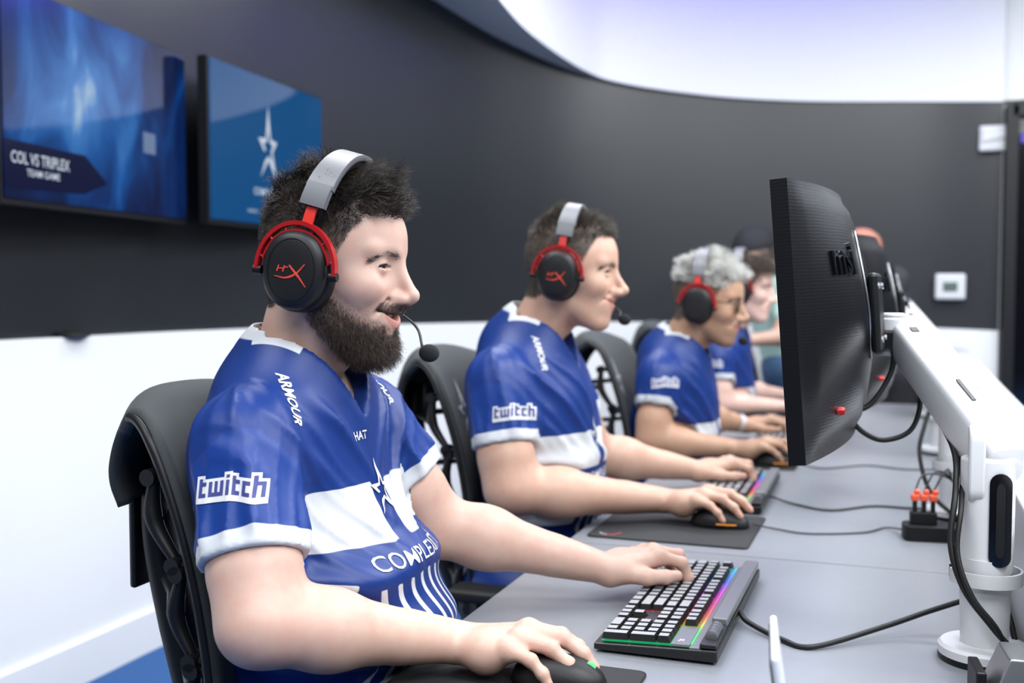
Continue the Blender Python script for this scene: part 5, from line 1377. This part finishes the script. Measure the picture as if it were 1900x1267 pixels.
def make_arm():
    """local frame: origin on the desk under the column"""
    r = thing('monitor_stand', '', 'monitor stand')
    b = MB(); b.lathe([(0.056, 0), (0.058, 0.003), (0.058, 0.009)], 40); obj('base_pad', b, M_BLACKPL, r, auto=40)
    b = MB(); b.lathe([(0.058, 0.009), (0.058, 0.019), (0.054, 0.023), (0.03, 0.0235)], 40); obj('base', b, M_METALW, r, auto=40)
    b = MB(); b.lathe([(0.030, 0.022), (0.031, 0.06), (0.033, 0.125), (0.033, 0.14)], 32); obj('column', b, M_METALW, r, auto=40)
    # housing: stadium section, narrower along the view, with a dark slot on the near side
    def stadium(hx, hy, n=10):
        t = np.linspace(-math.pi / 2, math.pi / 2, n); return np.vstack([np.c_[hx - hy + hy * np.cos(t), hy * np.sin(t)], np.c_[-(hx - hy) - hy * np.cos(t), -hy * np.sin(t)]])
    hs = MB(); hs.prism(stadium(0.034, 0.030), 0.155, (0.0, 0, 0.118)); hou = obj('housing', hs, M_METALW, r, bevel=0.004, auto=40)
    R = np.array([[1, 0, 0], [0, 0, -1], [0, 1, 0]], float)
    t = np.linspace(0, math.pi, 10); sl = np.vstack([np.c_[0.0135 * np.cos(t), 0.048 + 0.0135 * np.sin(t)], np.c_[-0.0135 * np.cos(t), -0.048 - 0.0135 * np.sin(t)]])
    b = MB(); b.prism(sl, 0.004, (0.014, -0.0285, 0.195), R); obj('slot', b, M_DARKGLASS, hou)
    b = MB(); b.prism(sl * (0.40, 0.80), 0.006, (0.014, -0.0280, 0.195), R); obj('slot_spring', b, M_BLACKMATTE, hou)
    # cable clip around the column
    a = np.linspace(0.2, 2 * math.pi - 0.2, 30); b = MB(); c = np.stack([0.046 * np.cos(a + math.pi), 0.044 * np.sin(a + math.pi) , np.full(30, 0.115)], 1)
    G = np.stack([c + (0, 0, -.009), c + (0, 0, .009), c * (.93, .93, 1) + (0, 0, .009), c * (.93, .93, 1) + (0, 0, -.009), c + (0, 0, -.009)], 1); b.grid(G); obj('cable_clip', b, M_METALW, r, auto=40)
    # shoulder bracket, beam, elbow cap
    A0 = np.array([0.010, 0.024, 0.272]); A1 = np.array([-0.112, 0.252, 0.424])
    d = (A1 - A0) / np.linalg.norm(A1 - A0)
    b = MB(); b.prism(stadium(0.052, 0.022), 0.020, (-0.025, -0.012, 0.265), np.array([[0, 0, 1], [0, 1, 0], [1, 0, 0]], float)); obj('shoulder_bracket', b, M_METALW, r, bevel=.003, auto=40)
    up = np.array([0, 0, 1.0]) - d * d[2]; up /= np.linalg.norm(up); si = np.cross(d, up)
    def sec(p, hw, hh, n=24):
        t = np.linspace(0, 2 * math.pi, n, endpoint=False); c, s = np.cos(t), np.sin(t); e = 2 / 5
        return p + np.outer(hw * np.sign(c) * np.abs(c) ** e, si) + np.outer(hh * np.sign(s) * np.abs(s) ** e, up)
    L = np.linalg.norm(A1 - A0); G = np.stack([sec(A0 + d * (L * t_), w, h) for t_, w, h in ((-.10, .018, .022), (-.085, .026, .031), (.0, .029, .034), (.5, .027, .031), (.94, .025, .027), (1.0, .018, .02))])
    b = MB(); V = G.reshape(-1, 3); b.add(V, [(k * 24 + i, k * 24 + (i + 1) % 24, (k + 1) * 24 + (i + 1) % 24, (k + 1) * 24 + i) for k in range(5) for i in range(24)] + [tuple(range(24))[::-1], tuple(range(120, 144))]); beam = obj('beam', b, M_METALW, r, auto=40)
    q = A0 - d * .032; b = MB(); b.lathe([(0.021, -.004), (0.021, .004), (0.016, .007), (0.004, .007)], 24, q, rot_to((0, 0, 0), -d)[0]); obj('end_cap', b, M_METALW, beam, auto=40)
    b = MB(); b.lathe([(0.005, .0), (0.005, .0085)], 10, q, rot_to((0, 0, 0), -d)[0]); obj('end_screw', b, M_BLACKPL, beam, auto=40)
    for tt in (.35,):
        p = A0 + d * L * tt + up * 0.0335; B = np.stack([d, si, up], 1); b = MB(); b.box(p, (.05, .006, .0015), B); obj('vent_slot', b, M_BLACKPL, beam)
    p = A0 + d * L * .9 + up * 0.0285; b = MB(); b.box(p, (.012, .012, .0015), np.stack([d, si, up], 1)); obj('badge', b, M_BLACKPL, beam)
    # wrist: knuckle, black yoke and bracket to the monitor
    K = A1 + np.array([-0.014, 0.004, 0.004]); b = MB(); b.cyl(K + (0, 0, -.038), K + (0, 0, .022), .026, n=28); b.cyl(K + (0, 0, .022), K + (0, 0, .029), .020, n=28); obj('knuckle', b, M_METALW, r, bevel=.003, auto=40)
    b = MB(); b.box(K + (-.002, -.004, -.012), (.062, .062, .030)); obj('yoke', b, M_BLACKPL, r, bevel=.004)
    b = MB(); b.box(K + (-.045, -.012, -.012), (.07, .034, .034)); obj('link_bracket', b, M_BLACKPL, r, bevel=.003); b = MB(); b.cyl(K + (-.078, -.05, -.004), K + (-.078, .03, -.004), .024, n=20); obj('tilt_head', b, M_BLACKPL, r, auto=40)
    return r
mon0 = make_monitor(); arm0 = make_arm()
MON = [((-0.097, 1.735, 1.195), 'curved black monitor with raised lettering, nearest the camera'), ((-0.062, 2.665, 1.165), 'second curved black monitor, partly hidden by the nearest monitor'),
       ((-0.050, 3.61, 1.15), 'third curved black monitor down the row'), ((-0.118, 4.55, 1.16), 'fourth curved black monitor down the row')]
for i, (p, lab) in enumerate(MON):
    m = mon0 if i == 0 else copy_tree(mon0); m.location = p; m.rotation_euler = (0, math.radians(-4.5), math.radians(-2)); tag(m, lab, 'monitor', 'curved black monitors on arms')
    a = arm0 if i == 0 else copy_tree(arm0); a.location = (0.108, 1.550 + PITCH * i, DZ); tag(a, ['white monitor arm with slotted column beside the nearest monitor', 'white monitor arm behind the black USB hub', 'white monitor arm of the third desk', 'white monitor arm of the fourth desk'][i], 'monitor stand', 'white monitor arms')

# ---------------------------------------------------------------- keyboards
M_KEYTOP_SHEEN = mat('key_top_sheen', (0.36, 0.37, 0.385), 0.30, spec=0.6)  # black caps; pale grey base colour paints in the grazing sheen on top
M_KEYSIDE = mat('key_side', (0.004, 0.004, 0.005), 0.4)
M_CASE = mat('keyboard_case', (0.006, 0.006, 0.007), 0.35)
M_PLATE = mat('keyboard_plate', (0.22, 0.225, 0.235), 0.35, metal=0.5)
def rainbow(name, strength):
    m = bpy.data.materials.new(name); m.use_nodes = True; nt = m.node_tree; b = nt.nodes['Principled BSDF']; b.inputs['Base Color'].default_value = (.05, .05, .05, 1)
    tc = nt.nodes.new('ShaderNodeTexCoord'); sp = nt.nodes.new('ShaderNodeSeparateXYZ'); nt.links.new(tc.outputs['Object'], sp.inputs[0])
    mr = nt.nodes.new('ShaderNodeMapRange'); mr.inputs[1].default_value = -.222; mr.inputs[2].default_value = .222; nt.links.new(sp.outputs['Y'], mr.inputs[0])
    cr = nt.nodes.new('ShaderNodeValToRGB'); e = cr.color_ramp.elements
    e[0].position = 0; e[0].color = (0, .75, .28, 1); e[1].position = 1; e[1].color = (0, .7, .7, 1)
    for p_, c in ((.16, (.05, .8, .12)), (.24, (.75, .6, .02)), (.32, (1, .12, .02)), (.45, (.9, .01, .25)), (.62, (.75, .0, .8)), (.76, (.06, .12, 1)), (.90, (0, .45, .9))): x = e.new(p_); x.color = c + (1,)
    nt.links.new(mr.outputs[0], cr.inputs[0]); nt.links.new(cr.outputs[0], b.inputs['Emission Color']); b.inputs['Emission Strength'].default_value = strength
    return m
M_RGB = rainbow('rgb_led_layer', 0.40)
M_RGBBAR = rainbow('rgb_light_bar', 1.0)
U = 0.01905
def key_mesh(w):
    me = bpy.data.meshes.get('key_%.2f' % w)
    if me: return me
    hx, hy, H = U / 2 - .0006, U * w / 2 - .0006, .0088; t = .0028
    v = [(-hx, -hy, 0), (hx, -hy, 0), (hx, hy, 0), (-hx, hy, 0), (-hx + t * .7, -hy + t, H), (hx - t, -hy + t, H), (hx - t, hy - t, H), (-hx + t * .7, hy - t, H)]
    f = [(3, 2, 1, 0), (4, 5, 6, 7), (0, 1, 5, 4), (1, 2, 6, 5), (2, 3, 7, 6), (3, 0, 4, 7)]
    me = bpy.data.meshes.new('key_%.2f' % w); me.from_pydata(v, [], f); me.materials.append(M_KEYSIDE); me.materials.append(M_KEYTOP_SHEEN)
    me.polygons[1].material_index = 1; me.update(); return me
ROWS = [  # from the row nearest the user: list of (start u, width u)
    [(0, 1.25), (1.25, 1.25), (2.5, 1.25), (3.75, 6.25), (10, 1.25), (11.25, 1.25), (12.5, 1.25), (13.75, 1.25), (15.25, 1), (16.25, 1), (17.25, 1), (18.5, 2), (20.5, 1)],
    [(0, 2.25)] + [(2.25 + k, 1) for k in range(10)] + [(12.25, 2.75), (16.25, 1)] + [(18.5 + k, 1) for k in range(3)] + [(21.5, 1)],
    [(0, 1.75)] + [(1.75 + k, 1) for k in range(11)] + [(12.75, 2.25)] + [(18.5 + k, 1) for k in range(3)],
    [(0, 1.5)] + [(1.5 + k, 1) for k in range(12)] + [(13.5, 1.5)] + [(15.25 + k, 1) for k in range(3)] + [(18.5 + k, 1) for k in range(3)] + [(21.5, 1)],
    [(k, 1) for k in range(13)] + [(13, 2)] + [(15.25 + k, 1) for k in range(3)] + [(18.5 + k, 1) for k in range(4)],
    [(0, 1)] + [(2 + k, 1) for k in range(4)] + [(6.5 + k, 1) for k in range(4)] + [(11 + k, 1) for k in range(4)] + [(15.25 + k, 1) for k in range(3)]]
def make_keyboard(label, loc, rz=0.0, single=True, tall=True):
    """user sits at -x; the right-hand end is at -y"""
    r = thing('keyboard', label, 'keyboard', loc, rz, 'full-size keyboards with coloured backlight')
    Lk, Wk = 0.444, 0.168
    b = MB(); b.prism([(-Wk / 2, .004), (Wk / 2, .004), (Wk / 2, .020), (-Wk / 2, .013)], Lk, (0, Lk / 2, 0), np.array([[1, 0, 0], [0, 0, -1], [0, 1, 0]], float)); obj('case', b, M_CASE, r, bevel=.002)
    tilt = math.atan2(.007, Wk); ct, stt = math.cos(tilt), math.sin(tilt)
    top = lambda x, z=0: (x, .0165 + x * .0417 + z)
    b = MB(); xx = np.array([-Wk / 2 + .006, .046]); b.prism([(xx[0] + .002, top(xx[0])[1] + .0012), (xx[1], top(xx[1])[1] + .0012), (xx[1], top(xx[1])[1] - .002), (xx[0], top(xx[0])[1] - .002)], Lk - .024, (0, Lk / 2 - .012, 0), np.array([[1, 0, 0], [0, 0, -1], [0, 1, 0]], float)); obj('led_layer', b, M_RGB, r)
    # top plate with logo behind the numeric keys, raised media bar, light bar and volume roller
    b = MB(); b.prism([(.046, top(.046)[1] - .002), (.060, top(.060)[1] - .002), (.060, top(.060)[1] + .002), (.046, top(.046)[1] + .002)], Lk - .008, (0, Lk / 2 - .004, 0), np.array([[1, 0, 0], [0, 0, -1], [0, 1, 0]], float)); obj('top_plate', b, M_PLATE, r, bevel=.0006)
    b = MB(); b.box((.0475, 0, top(.0475)[1] + .0028), (.0022, Lk - .03, .0012)); obj('light_bar', b, M_RGBBAR, r)
    b = MB(); b.box((.071, .05, .0275), (.022, Lk - .105, .012)); obj('media_bar', b, M_PLATE, r, bevel=.002)
    b = MB(); b.box((.071, -Lk / 2 + .052, .0235), (.022, .095, .006)); obj('roller_bed', b, M_CASE, r, bevel=.001)
    b = MB()
    for k in range(24):
        b.cyl((.071, -Lk / 2 + .030 + k * .0020, .0285), (.071, -Lk / 2 + .0316 + k * .0020, .0285), .0085 if k % 6 else .0075, n=18)
    obj('volume_roller', b, M_METALG, r, auto=50)
    y0 = 22.5 * U / 2
    xrow = [-.0655, -.0655 + U, -.0655 + 2 * U, -.0655 + 3 * U, -.0655 + 4 * U, -.0655 + 5 * U + .003]
    for (ya, yb, xa, xb) in ((22.6, 18.45, xrow[4] + U * .55, .046), (18.2, 15.3, xrow[1] + U * .55, xrow[2] + U * .5), (16.2, 15.3, xrow[0] + U * .55, xrow[1] + U * .55), (18.2, 17.3, xrow[0] + U * .55, xrow[1] + U * .55)):
        b = MB(); b.box(((xa + xb) / 2, y0 - (ya + yb) / 2 * U, top((xa + xb) / 2)[1] + .0030), (abs(xb - xa), abs(yb - ya) * U, .003), eul(0, -tilt, 0)); obj('cover_plate', b, M_CASE if ya < 20 else M_PLATE, r)
    b = MB(); b.tube([(.030, -.196, top(.030)[1] + .0047), (.036, -.203, top(.036)[1] + .0047)], .0012, 5); b.tube([(.028, -.203, top(.028)[1] + .0047), (.036, -.196, top(.036)[1] + .0047)], .0009, 5); obj('logo', b, M_WHITEPRINT, r)
    mb = MB()
    for i, row in enumerate(ROWS):
        for a, w in row:
            x = xrow[i]; y = y0 - (a + w / 2) * U; z = top(x)[1] + .0042
            if single:
                o = bpy.data.objects.new('key', key_mesh(w)); COL.objects.link(o); o.parent = r; o.location = (x, y, z); o.rotation_euler = (0, -tilt, 0)
            else:
                me = key_mesh(w); vv = np.array([q.co for q in me.vertices]) + (x, y, z); mb.add(vv, [tuple(p.vertices) for p in me.polygons])
    # tall keys on the numeric pad: plus and enter span two rows
    for i, a in ((0, 21.5), (2, 21.5)):
        x = (xrow[i] + xrow[i + 1]) / 2; y = y0 - (a + .5) * U; z = top(x)[1] + .0042
        if not tall: continue
        hx, hy, t = U - .0006, U / 2 - .0006, .0028
        v = [(-hx, -hy, 0), (hx, -hy, 0), (hx, hy, 0), (-hx, hy, 0), (-hx + t * .7, -hy + t, .0088), (hx - t, -hy + t, .0088), (hx - t, hy - t, .0088), (-hx + t * .7, hy - t, .0088)]
        f = [(3, 2, 1, 0), (4, 5, 6, 7), (0, 1, 5, 4), (1, 2, 6, 5), (2, 3, 7, 6), (3, 0, 4, 7)]
        if single:
            me = bpy.data.meshes.new('key_tall'); me.from_pydata(v, [], f); me.materials.append(M_KEYSIDE); me.materials.append(M_KEYTOP_SHEEN); me.polygons[1].material_index = 1
            o = bpy.data.objects.new('key', me); COL.objects.link(o); o.parent = r; o.location = (x, y, z); o.rotation_euler = (0, -tilt, 0)
        else: mb.add(np.array(v) + (x, y, z), f)
    if not single:
        me = new_mesh('keys', mb.verts(), mb.f, M_KEYSIDE, False); me.materials.append(M_KEYTOP_SHEEN)
        mi = np.zeros(len(me.polygons), np.int32); mi[1::6] = 1; me.polygons.foreach_set('material_index', mi)
        obj('keys', me, None, r)['kind'] = 'stuff'
    return r
make_keyboard('backlit keyboard under the left hand of the bearded man', (-0.307, 1.622, DZ))
make_keyboard('backlit keyboard under the left hand of the second player', (-0.372, 2.590, DZ), math.radians(1))
make_keyboard('backlit keyboard of the player with silver hair', (-0.372, 3.54, DZ), 0, single=False)
make_keyboard('backlit keyboard of the fourth player', (-0.372, 4.48, DZ), 0, single=False)

# ---------------------------------------------------------------- mouse mats and mice
M_MAT = mat('mouse_mat_cloth', (0.016, 0.017, 0.019), 0.75, bump=.2, bscale=1500)
def rrect(x0, x1, y0, y1, r=.012, n=5):
    P = []
    for cx, cy, a in ((x1 - r, y1 - r, 0), (x0 + r, y1 - r, 90), (x0 + r, y0 + r, 180), (x1 - r, y0 + r, 270)):
        for t in np.linspace(a, a + 90, n): P.append((cx + r * math.cos(math.radians(t)), cy + r * math.sin(math.radians(t))))
    return P
def mouse_mat(label, x0, x1, y0, y1, mark=False):
    cx, cy = (x0 + x1) / 2, (y0 + y1) / 2
    t = thing('mouse_mat', label, 'mouse mat', (cx, cy, DZ), group='black mouse mats')
    b = MB(); b.prism(rrect(x0 - cx, x1 - cx, y0 - cy, y1 - cy), .0035); obj('pad', b, M_MAT, t)
    e = np.array(rrect(x0 - cx, x1 - cx, y0 - cy, y1 - cy)); e = np.vstack([e, e[:1]]); b = MB(); b.tube(np.c_[e, np.full(len(e), .0025)], .0016, 5, cap=False); obj('stitched_edge', b, M_RUBBER, t, smooth=True)
    if mark:
        b = MB(); c = crv([(-.128, -.118), (-.118, -.126), (-.106, -.118), (-.098, -.100)], 14); b.tube(np.c_[c, np.full(len(c), .0036)], np.interp(np.arange(len(c)), [0, 6, 13], [.0008, .0022, .001]), 5, flat=.2); obj('printed_mark', b, M_REDPRINT, t)
        b = MB(); c = crv([(-.140, -.112), (-.132, -.122), (-.122, -.127)], 8); b.tube(np.c_[c, np.full(len(c), .0037)], .0014, 5, flat=.2); obj('printed_mark', b, M_WHITEPRINT, t)
mouse_mat('black mouse mat under the right hand of the bearded man', -.600, -.303, .98, 1.342)
mouse_mat('black mouse mat with red mark under the second player', -.588, -.272, 2.050, 2.340, True)
mouse_mat('black mouse mat of the player with silver hair', -.588, -.272, 2.975, 3.290)
mouse_mat('black mouse mat of the fourth player', -.588, -.272, 3.93, 4.22)
M_MOUSELED = mat('mouse_green_led', (.02, .1, .05), .4, emit=(.12, .9, .25), emit_s=1.2)
M_MOUSEORG = mat('mouse_orange_led', (.1, .04, .01), .4, emit=(1, .35, .03), emit_s=1.2)
def mouse(label, x, y, rz, led):
    t = thing('computer_mouse', label, 'mouse', (x, y, DZ + .0036), rz, 'black gaming mice with coloured light')
    v, f = surface(lambda p: np.maximum(d_ell(p, (0, 0, .004), (.062, .032, .035)) , .001 - p[:, 2]), (-.075, -.045, -.01), (.075, .045, .05), .003)
    obj('shell', new_mesh('shell', v, f, M_CUP), None, t)
    b = MB(); b.tube(crv([(.040, -.0255, .010), (.02, -.0305, .010), (.0, -.0315, .010)], 10), .0008, 6); obj('light_strip', b, led, t, smooth=True)
    b = MB(); b.cyl((.040, -.0032, .0235), (.040, .0032, .0235), .0085, n=16); obj('scroll_wheel', b, led, t, auto=40)
mouse('black mouse with green light under the hand of the bearded man', -.398, 1.262, .04, M_MOUSELED)
mouse('black mouse with orange light under the hand of the second player', -.352, 2.222, -.06, M_MOUSEORG)
mouse('black mouse under the hand of the player with silver hair', -.33, 3.035, .0, M_MOUSEORG)

# ---------------------------------------------------------------- USB hub, cables, small things on the desk
M_ORANGE = mat('orange_red_plug', (.80, .10, .04), .4)
t = thing('usb_hub', 'small black USB hub with three orange topped plugs', 'usb hub', (.062, 2.262, DZ), math.radians(8))
b = MB(); b.prism(rrect(-.058, .058, -.03, .03, .014), .030); obj('housing', b, M_BLACKMATTE, t, bevel=.002)
b = MB(); b.box((-.020, .0, .042), (.050, .022, .024)); obj('port_block', b, M_BLACKMATTE, t, bevel=.002)
for k in range(3):
    b = MB(); b.box((-.036 + k * .017, .002, .064), (.008, .010, .024)); pl_ = obj('plug', b, M_BLACKPL, t, bevel=.001)
    b = MB(); b.box((-.036 + k * .017, .002, .082), (.015, .014, .014)); b.box((-.036 + k * .017 + .004, .002, .093), (.011, .012, .010)); obj('plug_grip', b, M_ORANGE, pl_, bevel=.003)
def cable(label, pts, r=.0028, n=60, name='cable', group='black cables on the desks'):
    b = MB(); pts = np.array(pts, float); c = crv(pts, n); b.tube(c - pts[0], r, 8)
    o = obj(name, b, M_RUBBER, smooth=True); o.location = pts[0]; return tag(o, label, 'cable', group)
cable('thick black keyboard cable curving across the nearest desk', [(-.222, 1.60, .755), (-.205, 1.572, .750), (-.154, 1.529, .7445), (-.109, 1.512, .7445), (-.02, 1.595, .757), (.050, 1.640, .777), (.112, 1.645, .800), (.138, 1.612, .797), (.150, 1.575, .755)], .0040)
cable('black keyboard cable of the second player running to the hub', [(-.285, 2.535, .752), (-.23, 2.508, .7435), (-.147, 2.465, .743), (-.059, 2.545, .743), (.02, 2.55, .743), (.13, 2.57, .743)], .0026)
cable('thin black mouse cable of the second player', [(-.285, 2.222, .752), (-.24, 2.230, .7445), (-.173, 2.216, .743), (-.072, 2.262, .743), (-.030, 2.318, .744), (.002, 2.280, .752)], .0018)
cable('black mouse cable of the player with silver hair', [(-.268, 3.035, .752), (-.20, 3.03, .743), (-.09, 3.12, .743), (.01, 3.09, .743), (.12, 3.13, .743)], .0020)
cable('black monitor cable hanging in the small loop', [(-.013, 1.775, 1.150), (-.018, 1.772, 1.105), (-.043, 1.763, 1.060), (-.067, 1.755, 1.047), (-.082, 1.748, 1.062), (-.088, 1.742, 1.085)], .0042)
cable('black monitor cable hanging in the large loop', [(.000, 1.780, 1.150), (.012, 1.785, 1.112), (.026, 1.789, 1.064), (.013, 1.782, 1.016), (-.026, 1.766, 1.000), (-.058, 1.756, 1.013), (-.080, 1.750, 1.040), (-.090, 1.745, 1.065)], .0042)
cable('black cable bundle running down the nearest monitor arm', [(.004, 1.770, 1.140), (.020, 1.748, 1.100), (.044, 1.700, 1.055), (.068, 1.610, 1.012), (.068, 1.530, .970), (.062, 1.502, .905), (.078, 1.490, .850), (.112, 1.486, .805), (.138, 1.478, .775), (.148, 1.47, .745)], .0042)
cable('second black cable beside the bundle on the nearest monitor arm', [(.010, 1.776, 1.140), (.028, 1.750, 1.095), (.054, 1.690, 1.045), (.076, 1.600, 1.000), (.075, 1.520, .955), (.070, 1.494, .895), (.088, 1.482, .842), (.120, 1.480, .800), (.142, 1.485, .745)], .0036)
cable('thin cable looping behind the second monitor', [(-.02, 2.715, 1.10), (-.03, 2.70, 1.05), (-.06, 2.69, 1.03), (-.09, 2.68, 1.06)], .0040)
cable('cable running down the second monitor arm', [(.004, 2.715, 1.12), (.044, 2.645, 1.03), (.062, 2.555, .99), (.046, 2.485, .94), (.036, 2.457, .88), (.06, 2.44, .80), (.12, 2.43, .745)], .0045)
for k in range(3):
    cable(['red cable at the USB hub', 'black cable bending over the USB hub', 'dark cable behind the USB hub'][k], [(.026 + k * .017, 2.262, .835), (.045 + k * .02, 2.30, .862 + .006 * k), (.10, 2.36, .84), (.145, 2.40, .745)], .0020)
t = thing('cable_adapter', 'grey metal box with black front at the right edge of the nearest desk', 'adapter box', (.150, 1.405, DZ), math.radians(6))
b = MB(); b.prism([(-.055, 0), (.055, 0), (.055, .062), (-.030, .062)], .07, (0, .035, 0), np.array([[1, 0, 0], [0, 0, -1], [0, 1, 0]], float)); obj('housing', b, M_METALG, t, bevel=.002)
b = MB(); b.box((-.060, 0, .021), (.012, .062, .042)); obj('front', b, M_BLACKPL, t, bevel=.002)
t = thing('tablet', 'thin white edged tablet propped upright near the camera', 'tablet', (-.098, 1.02, DZ), math.radians(97))
b = MB(); b.box((0, 0, .088), (.13, .007, .172), eul(math.radians(-8), 0, 0)); obj('body', b, M_METALW, t, bevel=.003)
b = MB(); b.box((0, .0048, .088), (.118, .001, .156), eul(math.radians(-8), 0, 0)); obj('screen', b, M_DARKGLASS, t)
b = MB(); b.tube([(0, -.004, .10), (0, -.05, .004)], .006, 8); obj('stand', b, M_METALG, t, smooth=True)
